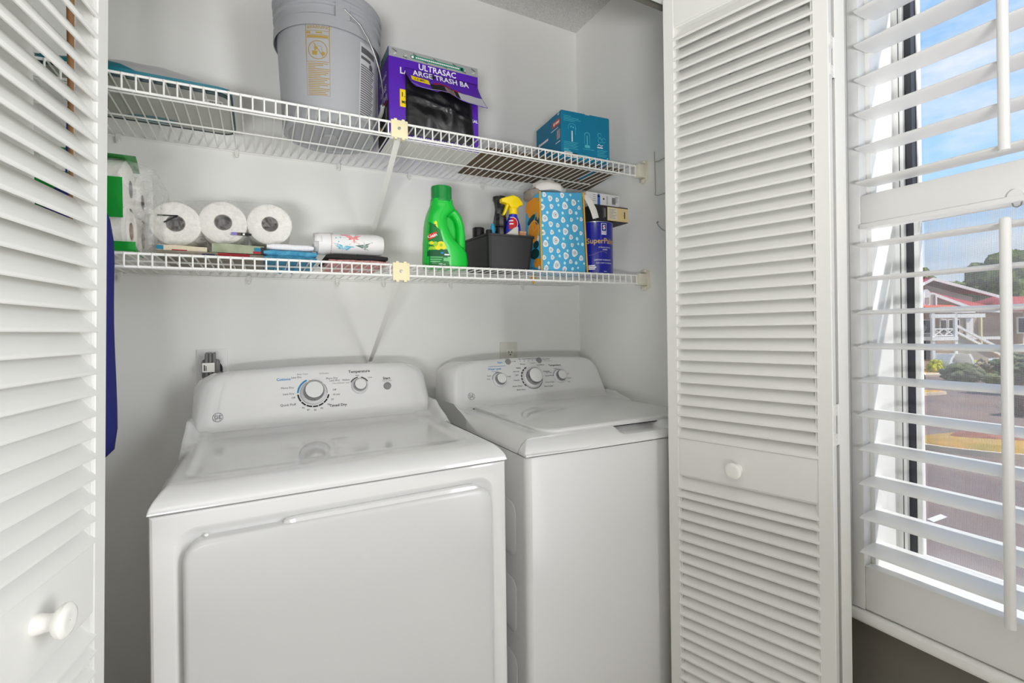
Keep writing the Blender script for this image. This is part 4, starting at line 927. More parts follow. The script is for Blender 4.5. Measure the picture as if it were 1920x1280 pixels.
slab('folded_gift_bag', 'flat folded taupe paper bag lying under the wrapped rolls, lowest of the pile', 'paper bag', -.215, .010, 1.405, 1.70, bl(-.215)+.0004, .013, TAUPE, .001, prints=[(.40, .52, (.15, .7), NAVYP), (.55, .86, (.1, .95), REDP)])
slab('paper_envelope', 'flat cream envelope with a teal corner under the left wrapped roll', 'envelope', -.218, -.115, 1.412, 1.70, bl(-.215)+.0155, .012, CREAMP, .001, prints=[(0, .14, (.1, .95), TEALP), (.3, .6, (.02, .2), REDP)])
slab('party_napkins', 'sage green packet with a black and teal end under the right wrapped rolls', 'packet', -.105, .012, 1.415, 1.70, bl(-.105)+.0165, .0215, SAGE, .0012, prints=[(.80, .93, (.3, .75), TEALP), (.78, .93, (.02, .3), REDP), (.93, 1.0, (.0, .85), BLACK)])

# blue towels, white cloth
TBLUE = M('blue_terry', (92, 168, 200), .95, bump=(420, .8, .003), vary=(60, (58, 136, 176))); TWHITE = M('white_terry', (236, 236, 240), .95, bump=(420, .7, .003))
def folded(name, label, cat, x0, x1, y0, y1, z0, h, m, layers=2, seed=1, group=None, edge=None):
    t_ = thing(name, label, cat, ((x0+x1)/2, (y0+y1)/2, z0)); lh = h/layers
    for k in range(layers):
        rings = []; n = 10
        for i in range(n+1):
            x = x0+(x1-x0)*i/n; ring = []
            end = 1-.35*(abs(2*i/n-1)**8)
            for j, (y, z) in enumerate(rr(y0+.004*(k % 2), y1, 0, lh, lh*.48, 4)):
                w_ = .0022*noise.noise(V((x*30+seed, y*26, k*3.1)))+.0012*noise.noise(V((x*80+seed, y*80, k*3.1+4)))
                zz = z0+SL*(x-x0)+lh*k+lh*.5+(z-lh*.5)*end+(w_ if not (k == 0 and z < lh*.5) else 0)
                ring.append((x+w_*.8, y+w_*1.4, max(zz, z0+SL*(x-x0))))
            rings.append(ring)
        part('fold', MB().loft(rings), m, t_, 60)
    return t_
bt = folded('blue_towel', 'folded blue terry towel on the lower shelf under a white cloth', 'towel', .010, .140, 1.408, 1.66, bl(.01)+.0003, .030, TBLUE, 2, 3)
for x, y in ((.052, 1.53), (.082, 1.52)): part('loop', MB().tube([(x-.010, y, bl(x)+.001), (x-.007, y, bl(x)-.012), (x, y+.002, bl(x)-.0165), (x+.007, y, bl(x)-.012), (x+.010, y, bl(x)+.001)], .0045, 8), TBLUE, bt, 60)
wc = folded('white_cloth', 'folded white terry cloth lying on the blue towel', 'cloth', .018, .132, 1.412, 1.64, bl(.02)+.0318, .015, TWHITE, 1, 8)
folded('dish_towel_striped', 'folded pink and red striped cloth, lowest under the rolled starfish towel', 'cloth', .170, .335, 1.408, 1.62, bl(.17)+.0003, .012, M('pink_stripe', (240, 200, 196), .95, bump=(400, .5, .002), vary=(90, (206, 116, 116))), 2, 5)
folded('black_cloth', 'folded charcoal black cloth between the striped cloth and the starfish towel', 'cloth', .165, .333, 1.412, 1.62, bl(.165)+.0135, .014, M('charcoal_cloth', (44, 42, 44), .95, bump=(400, .6, .002)), 1, 9)
# rolled towel with printed starfish
bz = bl(.145)+.0285
st = thing('starfish_towel', 'rolled white towel printed with pink, blue and grey starfish', 'towel', (.235, 1.475, bz))
TW = M('white_cotton', (234, 233, 232), .9, bump=(300, .3, .002)); xs0, xs1, cy_, rz, ry = .146, .326, 1.463, .0325, .043
mb = MB(); rings = []
for i in range(21):
    u = i/20; x = xs0+(xs1-xs0)*u; e_ = 1-.18*max(0, (u-.8)/.2)**3-.04*(1-u); ring = []
    for j in range(28):
        a = 2*PI*j/28; w_ = 1+.04*noise.noise(V((u*5, math.cos(a)*1.5, math.sin(a)*1.5)))
        ring.append((x, cy_+ry*e_*w_*math.cos(a), bz+SL*(x-xs0)+rz+max(-rz, rz*e_*w_*math.sin(a))+.004*u))
    rings.append(ring)
mb.loft(rings); part('rolled_body', mb, TW, st, 60); sv = mb.bvh()
sp = []
for i in range(61):
    a = 4.2*PI*i/60; k = 1-.80*i/60; sp.append((cy_-ry*k*math.cos(a), bz+rz+rz*k*math.sin(a)))
mb = MB()
for d, m in ((0, 0),):
    vs = []
    for (y, z) in sp: vs += [(xs0-.010, y, z), (xs0+.010, y, z)]
    mb.add(vs, [(2*i, 2*i+1, 2*i+3, 2*i+2) for i in range(60)])
so = part('spiral_edge', mb, TW, st, 60); so.modifiers.new('thickness', 'SOLIDIFY').thickness = .0035
pr = Print(); PK, TB, GS = 0, 1, 2
pr.star(.092, .040, .029, 0, .4, .36); pr.star(.092, .040, .019, 3, .4, .36, .0003); pr.star(.070, .016, .024, 1, .2, .34); pr.star(.070, .016, .014, 4, .2, .34, .0003); pr.star(.116, .022, .021, 2, .55, .30); pr.star(.116, .022, .012, 5, .55, .28, .0003); pr.star(.048, .050, .011, 2, .3, .35)
for i in range(16): pr.rect(.0325, .0345, .000+.0045*i, .0022+.0045*i, 0)
for u, v in ((.060, .030), (.064, .040), (.055, .038), (.096, .004), (.103, .006), (.108, -.002), (.058, .024)): pr.disc(u, v, .0016, m=1, n=8)
pr.v = [(.088+(u-.088)*1.28, .036+(v-.034)*1.28) if u > .036 else (u, v) for u, v in pr.v]; pr.lay('starfish_print', [M('coral_print', (206, 84, 92), .8), M('aqua_print', (110, 186, 214), .8), M('slate_print', (92, 118, 112), .8), M('coral_light', (232, 150, 150), .8), M('aqua_light', (160, 212, 230), .8), M('slate_light', (150, 168, 160), .8)], st, (xs0, cy_-.10, bz+.005), (1, 0, 0), (0, 0, 1.0), sv, .0006)

# green detergent bottle
bz = bl(.51)
db = thing('detergent_bottle', 'bright green laundry detergent jug with a loop handle on the lower shelf', 'bottle', (.515, 1.43, bz))
GRB = M('green_jug', (14, 196, 60), .30, coat=.3); GRC = M('green_cap', (14, 140, 60), .22, coat=.4); GRD = M('green_label', (12, 120, 52), .4)
cyb = 1.428
S = [(0, .447, .581), (.004, .444, .584), (.020, .443, .586), (.050, .4445, .582), (.066, .4455, .572), (.078, .446, .553), (.090, .4475, .540), (.105, .449, .529), (.125, .450, .519), (.145, .453, .514), (.160, .4565, .517), (.172, .460, .532), (.182, .4635, .546), (.190, .467, .546), (.197, .4695, .541), (.203, .4705, .5385), (.212, .4705, .5385)]
rings = []
for h, a, b in S:
    c_ = (a+b)/2; r_ = (b-a)/2; ry_ = .042 if h < .12 else .042+(.0335-.042)*min(1, (h-.12)/.08); 
    if h < .01: ry_ -= .003
    ring = []
    for j in range(36):
        t_ = 2*PI*j/36; cx_, sx_ = math.cos(t_), math.sin(t_); p_ = .72 if h < .18 else .92
        ring.append((c_+r_*abs(cx_)**p_*(1 if cx_ > 0 else -1), cyb+ry_*abs(sx_)**p_*(1 if sx_ > 0 else -1), bz+h))
    rings.append(ring)
mb = MB().loft(rings); part('jug_body', mb, GRB, db, 60); gv = mb.bvh()
hp = [(.520, bz+.184), (.543, bz+.177), (.558, bz+.160), (.5655, bz+.135), (.5675, bz+.110), (.5665, bz+.085), (.5640, bz+.060)]
hq = []
for i in range(len(hp)-1):
    for k in range(4): 
        t_ = k/4; p0, p1 = hp[i], hp[i+1]; hq.append((p0[0]+(p1[0]-p0[0])*t_, cyb, p0[1]+(p1[1]-p0[1])*t_))
hq.append((hp[-1][0], cyb, hp[-1][1]))
part('loop_handle', MB().tube(hq, [.0165-.0035*math.sin(PI*min(1, i/len(hq)*1.1)) for i in range(len(hq))], 14), GRB, db, 60)
part('handle_web', MB().loft([[(x, cyb+y, bz+h) for x, y in ((.500, .004), (x1_, .008), (x1_, .014), (.500, .016))] for h, x1_ in ((.055, .566), (.075, .562), (.10, .562), (.135, .558), (.16, .552), (.182, .545))]), GRB, db, 40)
cz = bz+.205
part('cap', MB().lathe([(.0345, 0), (.0345, .006), (.0325, .010), (.0325, .044), (.0310, .0475), (.024, .0485), (.0003, .0485)], 44, (.5045, cyb, cz)), GRC, db, 35, 'dark green measuring cap')
part('collar_ring', MB().lathe([(.0335, -.008), (.0352, -.006), (.0352, -.001), (.0335, 0)], 40, (.5045, cyb, cz)), GRB, db, 40)
pr = Print()
pr.quad((.447, .004), (.515, .004), (.484, .112), (.4535, .138), 0, 10, 16)
pr.quad((.449, .032), (.516, .032), (.506, .054), (.450, .048), 1, 10, 4, .0003)
pr.poly([(.456, .117), (.477, .117), (.4755, .136), (.472, .1385), (.469, .136)], 2, .0003); pr.rect(.4655, .4725, .121, .1225, 3, h=.0006); pr.rect(.4655, .4725, .126, .1275, 3, h=.0006)
pr.quad((.451, .080), (.469, .089), (.475, .106), (.452, .098), 4, 6, 4, .0003); pr.text('Gain', .4625, .0935, .0135, 5, rot=.35, bold=True, h=.0006)
for i, c_ in enumerate(((.487, .066, .013), (.478, .060, .010), (.470, .069, .008), (.495, .060, .008), (.459, .072, .006))): pr.disc(c_[0], c_[1], c_[2], c_[2]*.9, 2 if i != 2 else 6, 12, 2, .0003+.0001*i)
pr.disc(.487, .066, .005, .005, 6, 10, 1, .001); pr.quad((.452, .052), (.484, .051), (.480, .060), (.455, .062), 6, 6, 2, .0003)
for i in range(3): pr.rect(.456, .492-.004*i, .028-.0065*i, .0305-.0065*i, 7, 6, 1, .0004)
pr.rect(.497, .512, .036, .040, 5, 3, 1, .0006); pr.rect(.486, .494, .040, .045, 8, 2, 1, .0006); pr.rect(.494, .513, .018, .028, 7, 4, 1, .0005); pr.text('100 oz', .490, .0085, .008, 5, h=.0006)
pr.lay('label', [GRD, M('label_deep_green', (8, 86, 50), .4), M('label_yellow', (232, 222, 40), .5), BLACK, M('gain_red', (222, 44, 36), .45), WHITEP, M('lime_print', (150, 200, 40), .5), M('pale_green_print', (120, 200, 130), .5), CYAN], db, (0, cyb-.2, bz), (1, 0, 0), (0, 0, 1), gv, .0005, 'dark green product label', .3)

# black bin and what stands in it
bz = bl(.72); BZ1 = 1.466
bn = thing('storage_bin', 'black plastic storage bin holding bottles on the lower shelf', 'bin', (.725, 1.47, bz))
BLK = M('black_plastic', (30, 30, 31), .42, bump=(14, .08, .003))
b0 = [(.650, 1.397), (.798, 1.389), (.808, 1.545), (.634, 1.557)]; t0 = [(.646, 1.392), (.812, 1.384), (.822, 1.556), (.626, 1.566)]
def rq(q, z, r=.012, ins=0):
    o = []; n = 4; cx_ = sum(p[0] for p in q)/4; cy2 = sum(p[1] for p in q)/4
    for i in range(4):
        p, a, b = V(q[i]), V(q[i-1]), V(q[(i+1) % 4]); p = p+(V((cx_, cy2))-p).normalized()*ins*1.4; a = a+(V((cx_, cy2))-a).normalized()*ins*1.4; b = b+(V((cx_, cy2))-b).normalized()*ins*1.4
        s_, e_ = p+(a-p).normalized()*r, p+(b-p).normalized()*r
        for k in range(n+1):
            t_ = k/n; c_ = s_*(1-t_)**2+p*2*t_*(1-t_)+e_*t_*t_; o.append((c_.x, c_.y, z))
    return o
part('bin_shell', MB().loft([rq(b0, bz, .012, .004), rq(b0, bz+.004), rq(t0, BZ1-.006), rq(t0, BZ1-.006, .012, -.003), rq(t0, BZ1, .012, -.003), rq(t0, BZ1, .012, .003), rq(b0, bz+.006, .012, .004)], cap0=True, cap1=True), BLK, bn, 30)
ib = bz+.0072
def bottle(name, label, x, y, prof, mats, split, cat='bottle', n=28):
    t_ = thing(name, label, cat, (x, y, ib)); part('bottle_body', MB().lathe([(.0004, 0)]+prof[:split+1], n, (x, y, ib)), mats[0], t_, 40); part('cap', MB().lathe(prof[split:]+[(.0004, prof[-1][1])], n, (x, y, ib)), mats[1], t_, 40); return t_
AMB = M('amber_plastic', (62, 34, 22), .2, coat=.4); BCAP = M('black_cap', (26, 22, 22), .35)
bottle('brown_bottle', 'brown bottle with a wide black cap at the left of the black bin', .667, 1.515, [(.019, 0), (.0205, .004), (.0205, .090), (.0195, .104), (.0195, .118), (.0205, .119), (.0205, .147), (.019, .149)], (AMB, BCAP), 4)
bottle('small_brown_bottle', 'small dark-capped bottle right of the brown bottle in the bin', .683, 1.465, [(.010, 0), (.011, .004), (.011, .09), (.009, .104), (.009, .110), (.0105, .111), (.0105, .133), (.0098, .1345)], (AMB, BCAP), 4)
AQ = M('aqua_plastic', (36, 150, 190), .35)
bottle('blue_nozzle_bottle', 'slim bottle with a light blue nozzle cap in the black bin', .700, 1.470, [(.012, 0), (.013, .004), (.013, .10), (.011, .112), (.0105, .118), (.0095, .119), (.0075, .150), (.0055, .152), (.0050, .1575)], (M('pale_blue_plastic', (90, 170, 200), .4), AQ), 4, n=16)
# black spray head bottle
bs = thing('black_spray_bottle', 'glossy black bottle with a flared cap behind the yellow sprayer', 'bottle', (.733, 1.490, ib)); GLB = M('gloss_black', (18, 19, 24), .12, coat=.6)
part('bottle_body', MB().lathe([(.0004, 0), (.026, 0), (.028, .004), (.028, .110), (.026, .125), (.0245, .140), (.0245, .150), (.0265, .152), (.0265, .166), (.0225, .186), (.0205, .196)], 12, (.738, 1.490, ib)), GLB, bs, 25)
part('flared_cap', MB().lathe([(.0205, .196), (.0185, .214), (.0215, .236), (.0265, .247), (.0250, .256), (.019, .2585), (.0004, .2585)], 10, (.738, 1.490, ib)), GLB, bs, 20)
wb2 = thing('white_packet', 'white pointed packet standing in front of the black bottle in the bin', 'packet', (.752, 1.428, ib))
part('packet_body', MB().loft([[(x, 1.428+dy, ib+h) for x, dy in ((.722-.0*h, -.006), (x1_, -.006), (x1_, .006), (.722, .006))] for h, x1_ in ((0, .775), (.112, .775))]).loft([[(x, 1.428+dy, ib+h) for x, dy in ((x0_, -.006), (.772, -.006), (.772, .006), (x0_, .006))] for h, x0_ in ((.112, .723), (.140, .757), (.144, .766))]), M('packet_white', (206, 204, 196), .5, bump=(30, .3, .004)), wb2, 20)
tb2 = thing('tan_carton', 'small tan carton between the white packet and the blue sprayer', 'box', (.788, 1.418, ib)); part('carton', MB().box(.773, .797, 1.412, 1.424, ib, ib+.128, r=.001, seg=1), M('tan_card', (186, 134, 100), .7), tb2, 30); part('lid_fold', MB().box(.773, .797, 1.4115, 1.4245, ib+.124, ib+.1285), M('tan_card_light', (204, 158, 122), .7), tb2, 0)
# yellow trigger sprayer
SB = V((.777, 1.464, ib)); sb = thing('spray_bottle', 'blue spray bottle with a bright yellow trigger head in the bin', 'spray bottle', SB[:])
BLU = M('royal_blue_plastic', (20, 44, 190), .25, coat=.4); YLW = M('yellow_plastic', (250, 222, 10), .35, coat=.2)
rings = []
for h, a, b in ((0, .026, .018), (.004, .028, .020), (.10, .029, .021), (.135, .0285, .020), (.160, .0255, .0185), (.178, .0195, .016), (.188, .015, .014), (.196, .0135, .0135)):
    rings.append([(SB.x-.002+a*math.cos(2*PI*j/32), SB.y+b*math.sin(2*PI*j/32), ib+h) for j in range(32)])
mb = MB().loft(rings); part('bottle_body', mb, BLU, sb, 50); spv = mb.bvh()
part('neck_collar', MB().lathe([(.0145, .194), (.0162, .195), (.0158, .214), (.0125, .218), (.0004, .219)], 28, (SB.x-.002, SB.y, ib)), YLW, sb, 35)
hd = [(-.048, .243), (-.046, .231), (-.020, .226), (-.012, .216), (.012, .216), (.020, .224), (.034, .229), (.032, .238), (.016, .254), (-.004, .259), (-.030, .250)]
part('trigger_head', MB().loft([[(SB.x-.002+x*k, SB.y+d, ib+(z-.235)*k+.235) for x, z in hd] for d, k in ((-.0135, .86), (-.011, 1), (.011, 1), (.0135, .86))]), YLW, sb, 30)
part('trigger', MB().loft([[(SB.x-.002+x, SB.y+d, ib+z) for x, z in ((-.026, .230), (-.033, .206), (-.041, .190), (-.036, .188), (-.027, .203), (-.017, .229))] for d in (-.006, .006)]), YLW, sb, 30)
pr = Print(); pr.disc(-.014, .162, .020, .022, 0, 20, 4); pr.arc(-.014, .162, .0195, .0215, -80, 100, 1, 16, .0003); pr.quad((-.028, .085), (.026, .085), (.020, .136), (-.024, .126), 2, 8, 8)
for i in range(2): pr.rect(-.022, -.010, .168-.011*i, .172-.011*i, 1, 3, 1, .0004)
pr.stroke([(-.010, .124), (.006, .140)], .003, 1, .0004); pr.rect(-.018, .018, .108, .111, 1, 6, 1, .0004)
pr.lay('label', [M('sprayer_red', (196, 22, 36), .4), WHITEP, M('sprayer_blue', (40, 110, 220), .4)], sb, (SB.x, SB.y-.1, ib), (1, 0, 0), (0, 0, 1), spv, .0005, 'red and light blue label', .15)

# printed tote bag
bz = bl(.92)
tt = thing('tote_bag', 'light blue tote bag with white flowers and yellow piping on the lower shelf', 'bag', (.92, 1.43, bz))
TOTE = M('tote_blue', (78, 172, 216), .6, bump=(9, .25, .006)); TYEL = M('tote_yellow', (216, 164, 40), .65); ORG = M('lemon_orange', (240, 158, 34), .65); ORG2 = M('lemon_pale', (246, 190, 92), .65); DTEAL = M('leaf_teal', (10, 70, 74), .65)
tx = lambda h: (.836-.004*h, 1.021-.014*h)   # left, right edges of the front at relative height
TH = .262; rings = []
for i in range(13):
    h = i/12; a, b = tx(h); z = bz+TH*h+.0; ring = []; y0, y1 = 1.378, 1.500-.02*h
    if i == 0: y0 += .006
    for x, y in rr(a, b, y0, y1, .006, 3):
        bul = .006*math.sin(PI*h)*math.sin(PI*max(0, min(1, (x-a)/(b-a)))); y_ = y-bul if y < 1.43 else y
        if y > 1.385 and y < 1.49 and x < .9: x += .010*math.sin(PI*(y-1.385)/.105)*h
        z_ = z+.006*math.sin(PI*max(0, min(1, (x-a)/(b-a))))*h+.018*h*h*(x-a)/(b-a)
        ring.append((x, y_, z_))
    rings.append(ring)
mb = MB().loft(rings); part('bag_body', mb, TOTE, tt, 50); tv = mb.bvh()
for h_ in (0, 1):
    pth = []
    for i in range(9):
        h = i/8; a, b = tx(h); pth.append(((a, b)[h_]+(-.001, .001)[h_], 1.3765, bz+.002+(TH+.018*h*h_)*h))
    part('piping', MB().tube(pth, .0032, 8), TYEL, tt, 60, 'yellow piping')
flw = [(345,235,28),(437,248,22),(568,240,16),(657,270,32),(724,247,10),(240,262,16),(453,312,14),(538,318,37),(245,348,30),(362,335,23),(729,332,20),(310,414,15),(410,437,42),(507,410,15),(610,387,27),(688,400,18),(278,490,35),(512,497,28),(622,487,20),(704,465,13),(754,475,20),(353,557,27),(442,568,22),(570,565,15),(665,590,38),(252,580,14),(462,635,15),(540,640,34),(368,660,24),(260,670,26),(612,707,25),(692,723,18),(745,650,20),(313,737,15),(415,760,42),(515,733,15),(290,808,33),(515,818,30),(626,805,20),(706,787,13),(762,790,18),(357,880,28),(447,890,22),(566,880,14),(656,903,38),(465,952,15),(545,945,34),(376,974,23),(276,982,23),(604,1015,22),(674,1028,18),(740,965,27),(328,1046,15),(430,1067,42),(528,1037,15),(532,1115,28),(632,1103,18),(700,1087,12),(306,1112,28),(778,1030,12),(270,192,24),(503,186,26),(615,176,14)]
pr = Print(); rnd = random.Random(3)
for px, py, r_ in flw:
    t_ = (py-165)/985; u = (px-(215+35*t_))/(572-8*t_); h = 1-t_; a, b = tx(h); x = a+(b-a)*u; v = TH*h+.012*h*u; k = r_/572*.186
    rot_ = rnd.random()*3
    if r_ > 18:
        pts = [(x+k*(1+.10*math.sin(3*q+rot_))*math.cos(q)*.95, v+k*(1+.10*math.sin(3*q+rot_))*math.sin(q)*1.08) for q in [2*PI*i/18 for i in range(18)]]; pr.poly(pts, 0)
        pr.arc(x, v, k*.44, k*.56, 0, 360, 1, 14, .0003); pr.disc(x+k*.05, v, k*.18, k*.22, 2, 8, 1, .0003)
    else: pr.disc(x, v, k, k*1.05, 3, 12)
pr.lay('flower_print', [M('flower_white', (238, 240, 240), .7), M('flower_grey', (120, 150, 170), .7), M('flower_dark', (110, 116, 124), .7), M('flower_aqua', (190, 236, 244), .7)], tt, (0, 1.3, bz), (1, 0, 0), (0, 0, 1), tv, .0006, 'white flower print', .02)
pr = Print()   # lemons on the left gusset: u towards the viewer
pr.quad((.02, .215), (.060, .205), (.118, .245), (.02, .256), 0, 6, 5); pr.disc(.070, .222, .040, .030, 0, 20, 3, .0002, .5); pr.disc(.075, .140, .038, .040, 0, 20, 3, .0002); pr.arc(.075, .140, .034, .037, 0, 360, 1, 24, .0005); pr.stroke([(.048, .118), (.075, .140), (.104, .150)], .002, 1, .0005); pr.stroke([(.075, .140), (.066, .174)], .002, 1, .0005)
pr.disc(.108, .205, .010, .032, 0, 18, 3, .0003, -.15); pr.disc(.060, .183, .030, .011, 2, 16, 2, .0003, .4); pr.disc(.100, .172, .012, .016, 2, 16, 2, .0003, .6); pr.disc(.090, .092, .018, .013, 2, 16, 2, .0003); pr.disc(.080, .062, .030, .018, 2, 16, 2, .0001); pr.disc(.095, .030, .022, .016, 0, 16, 2, .0003); pr.disc(.104, .112, .007, .010, 3, 12, 1, .0004); pr.disc(.107, .012, .007, .006, 3, 12, 1, .0005); pr.stroke([(.084, .022), (.106, .040)], .0015, 1, .0006)
pr.lay('lemon_print', [ORG, ORG2, DTEAL, WHITEP], tt, (.78, 1.500, bz), (0, -1, 0), (0, 0, 1), tv, .0006, 'orange lemon print', .02)
stp = [(1.006, 1.382, bz+TH+.013), (1.016, 1.376, bz+TH+.010), (1.030, 1.369, bz+TH-.012), (1.044, 1.366, bz+TH-.040), (1.054, 1.366, bz+TH-.068)]
mb = MB(); mb.loft([[V(p)+V((dx, dy, dx*.3)) for dx, dy in ((-w_, 0), (0, -.0012), (w_, 0), (0, .0012))] for p, w_ in zip(stp, (.006, .010, .0125, .0135, .0130))])
part('strap', mb, M('strap_white', (232, 230, 224), .7), tt, 60, 'white strap hanging over the side')
part('cord', MB().tube([(1.050, 1.366, bz+TH-.066), (1.058, 1.368, bz+TH-.083), (1.066, 1.372, bz+TH-.094)], .0008, 5), STEEL, tt, 60)
part('base_corner', MB().loft([[(x_, y_, bz+.002) for x_, y_ in ((.842, 1.468), (.872, 1.468), (.872, 1.474), (.842, 1.474))], [(x_, y_, bz-.036) for x_, y_ in ((.856, 1.470), (.859, 1.470), (.859, 1.472), (.856, 1.472))]]), TYEL, tt, 0, 'yellow corner of the bag poking through the wires')
pb = MB().sphere((.905, 1.445, bz+TH+.026), (.068, .055, .040), 26, 16, fn=lambda d: 1+.20*noise.noise(d*2.2+V((3, 1, 2)))+.04*noise.noise(d*7))
pb.v = [(x, y, max(z, bz+TH+.0185+.06*max(0, x-.93))) for x, y, z in pb.v]
part('plastic_bag', pb, M('white_bag_film', (226, 222, 216), .4, bump=(20, .6, .01)), tt, 40, 'white plastic bag stuffed in the top')
pb = MB().sphere((.845, 1.45, bz+TH+.010), (.026, .045, .022), 20, 12, fn=lambda d: 1+.3*noise.noise(d*3+V((1, 5, 2))))
part('grey_lining', pb, M('grey_bag_film', (150, 142, 134), .6, bump=(20, .6, .01)), tt, 40)

# paint can and the two small boxes on it
CX_, CY_, CR = 1.105, 1.440, .066; bz = bl(CX_)
pc = thing('paint_can', 'royal blue paint can at the right end of the lower shelf', 'can', (CX_, CY_, bz))
PB = M('paint_blue', (24, 30, 150), .28, coat=.35)
part('can_body', MB().lathe([(.0004, .002), (CR-.004, .002), (CR-.003, 0), (CR, .0015), (CR, .004), (CR-.0008, .006), (CR-.0008, .181), (CR, .183), (CR+.0006, .1855)], 56, (CX_, CY_, bz)), PB, pc, 35)
part('can_rim', MB().lathe([(CR+.0006, .1855), (CR+.001, .188), (CR-.002, .1895), (CR-.006, .1875), (CR-.012, .185), (.0004, .185)], 56, (CX_, CY_, bz)), STEEL, pc, 40)
cv = MB().lathe([(CR-.0008, 0), (CR-.0008, .19)], 72, (CX_, CY_, bz)).bvh()
aw = math.atan2(-CY_, -CX_+.36); d = bdir(aw); ex = V((-d.y, d.x, 0)); ex = ex if ex.x > 0 else -ex
pr = Print()
pr.rect(.012, .033, .140, .181, 0, 4, 4); pr.rect(.0135, .0315, .153, .1795, 1, 4, 4, .0003); pr.text('S', .0225, .1655, .022, 0, bold=True, h=.0006); pr.disc(.0225, .166, .0045, .007, 4, 12, 1, .0005); pr.text('SHERWIN', .0225, .149, .0050, 1, h=.0005, bold=True); pr.text('WILLIAMS', .0225, .1440, .0050, 1, h=.0005, bold=True)
pr.text('SuperPaint', .016, .117, .027, 2, bold=True)
pr.text('INTERIOR ACRYLIC', .026, .094, .0058, 0).text('LATEX', .026, .086, .0065, 0, bold=True)
pr.text('LIFETIME WARRANTY', .020, .049, .0072, 0).text('ONE COAT COVERAGE', .024, .038, .0062, 0)
for i in range(3): pr.rect(-.036, -.012+(i % 2)*.004, .027-.006*i, .0312-.006*i, 0, 4, 1)
pr.text('Satin', .026, .008, .0065, 0)
for k in range(20): 
    x_ = -.035+.0035*k; pr.stroke([(x_, .073+.006*math.sin(k*.25-2)), (x_+.0035, .073+.006*math.sin((k+1)*.25-2))], .0006, 2)
pr.wrap('label_print', [WHITEP, M('logo_blue', (40, 44, 130), .5), M('gold_letter', (204, 168, 92), .45), M('letter_dark', (30, 26, 40), .5), M('logo_red', (190, 40, 60), .5)], pc, (CX_, CY_, bz), lambda h: CR-.0008, aw, .0005, 'white and gold lettering')
z1_ = bz+.190
cbx = thing('cream_carton', 'black and cream small carton lying on the paint can lid', 'box', (1.135, 1.415, z1_))
part('carton', MB().box(1.050, 1.206, 1.372, 1.455, z1_, z1_+.0545, r=.0008, seg=1), M('carton_black', (38, 36, 38), .5), cbx, 30)
part('cream_panel', MB().box(1.110, 1.2045, 1.3712, 1.3725, z1_+.002, z1_+.0505), M('carton_cream', (222, 198, 146), .6), cbx, 0, 'cream printed panel')
pr = Print(); pr.rect(.062, .104, .006, .048, 0); 
for i in range(7): pr.rect(.067, .067+(.030, .022, .033, .018, .034, .026, .030)[i], .0415-.0052*i, .0432-.0052*i, 1, h=.0003)
pr.stroke([(.138, .014), (.138, .038)], .0045, 2, .0003); pr.stroke([(.048, .012), (.048, .044)], .004, 3, .0); pr.stroke([(.041, .008), (.041, .046)], .0012, 3, 0)
pr.lay('carton_print', [M('label_cream', (216, 208, 190), .6), M('fine_print', (150, 146, 138), .6), BLACK, M('carton_grey', (150, 150, 150), .6)], cbx, (1.050, 1.3706, z1_), (1, 0, 0), (0, 0, 1), None, .0004)
z2_ = z1_+.0552
wbx = thing('white_carton', 'white small carton with a blue mark and barcode on top of the cream carton', 'box', (1.10, 1.42, z2_))
part('carton', MB().box(1.024, 1.172, 1.380, 1.455, z2_, z2_+.043, r=.0008, seg=1), M('carton_white', (214, 214, 214), .55), wbx, 30)
pr = Print(); pr.rect(.068, .080, .000, .034, 0); pr.disc(.074, .034, .006, .006, 0, 12); pr.disc(.096, .024, .0035, .0035, 1, 10)
for i in range(9): pr.rect(.134+.0018*i, .135+.0018*i, .008, .033, 1)
for i in range(4): pr.rect(.148+.0, .162-(i % 2)*.003, .034-.006*i, .036-.006*i, 2); pr.rect(.048, .062, .034-.007*i, .0355-.007*i, 2); pr.rect(.1105, .113, .006, .036, 2)
pr.lay('carton_print', [M('mark_blue', (40, 96, 180), .5), BLACK, GREYP], wbx, (1.004, 1.3795, z2_), (1, 0, 0), (0, 0, 1), None, .0004)

# ------------------------------------------------------------------ outdoors: all set out along the view axis (across, away, up)
GZ = -2.0
def O(a, d, z=GZ): p = rt0*a+fw*d; return V((p.x, p.y, z))
def othing(name, label, cat, a, d, z=GZ, group=None):
    t_ = thing(name, label, cat, O(a, d, z), -YAW, group); ROOT[t_] = (a, d, z); return t_
SIDING = M('beige_siding', (190, 172, 152), .8); SIDING2 = M('taupe_siding', (170, 160, 150), .8); ROOF = M('red_metal_roof', (184, 66, 60), .5, vary=(1.5, (160, 58, 70))); OW = M('outdoor_white', (236, 234, 228), .6); DARKWIN = M('dark_window', (66, 68, 72), .15); ORGR = M('orange_red_roof', (196, 92, 66), .6)
ASPH = M('asphalt', (134, 112, 100), .9, vary=(.35, (114, 98, 96))); GRASS = M('grass', (166, 140, 62), .95, vary=(1.6, (206, 150, 80))); CURB = M('concrete_curb', (206, 186, 160), .85); MULCH = M('red_mulch', (176, 108, 86), .95, vary=(2, (120, 74, 60)))
def ostruct(name, mb, m, kind='structure', smooth=30):
    mb.v = [tuple(O(*p)) for p in mb.v]; o = struct(name, mb, m, smooth); return o
ostruct('ground', MB().box(-30, 90, 1.5, 120, GZ-.3, GZ), ASPH)
def ring_blob(ca, cd, ra, rd, z, n=40, amp=.06, s_=0): return [(ca+ra*(1+amp*math.sin(3*t_+s_))*math.cos(t_), cd+rd*(1+amp*math.sin(2*t_+s_))*math.sin(t_), z) for t_ in [2*PI*i/n for i in range(n)]]
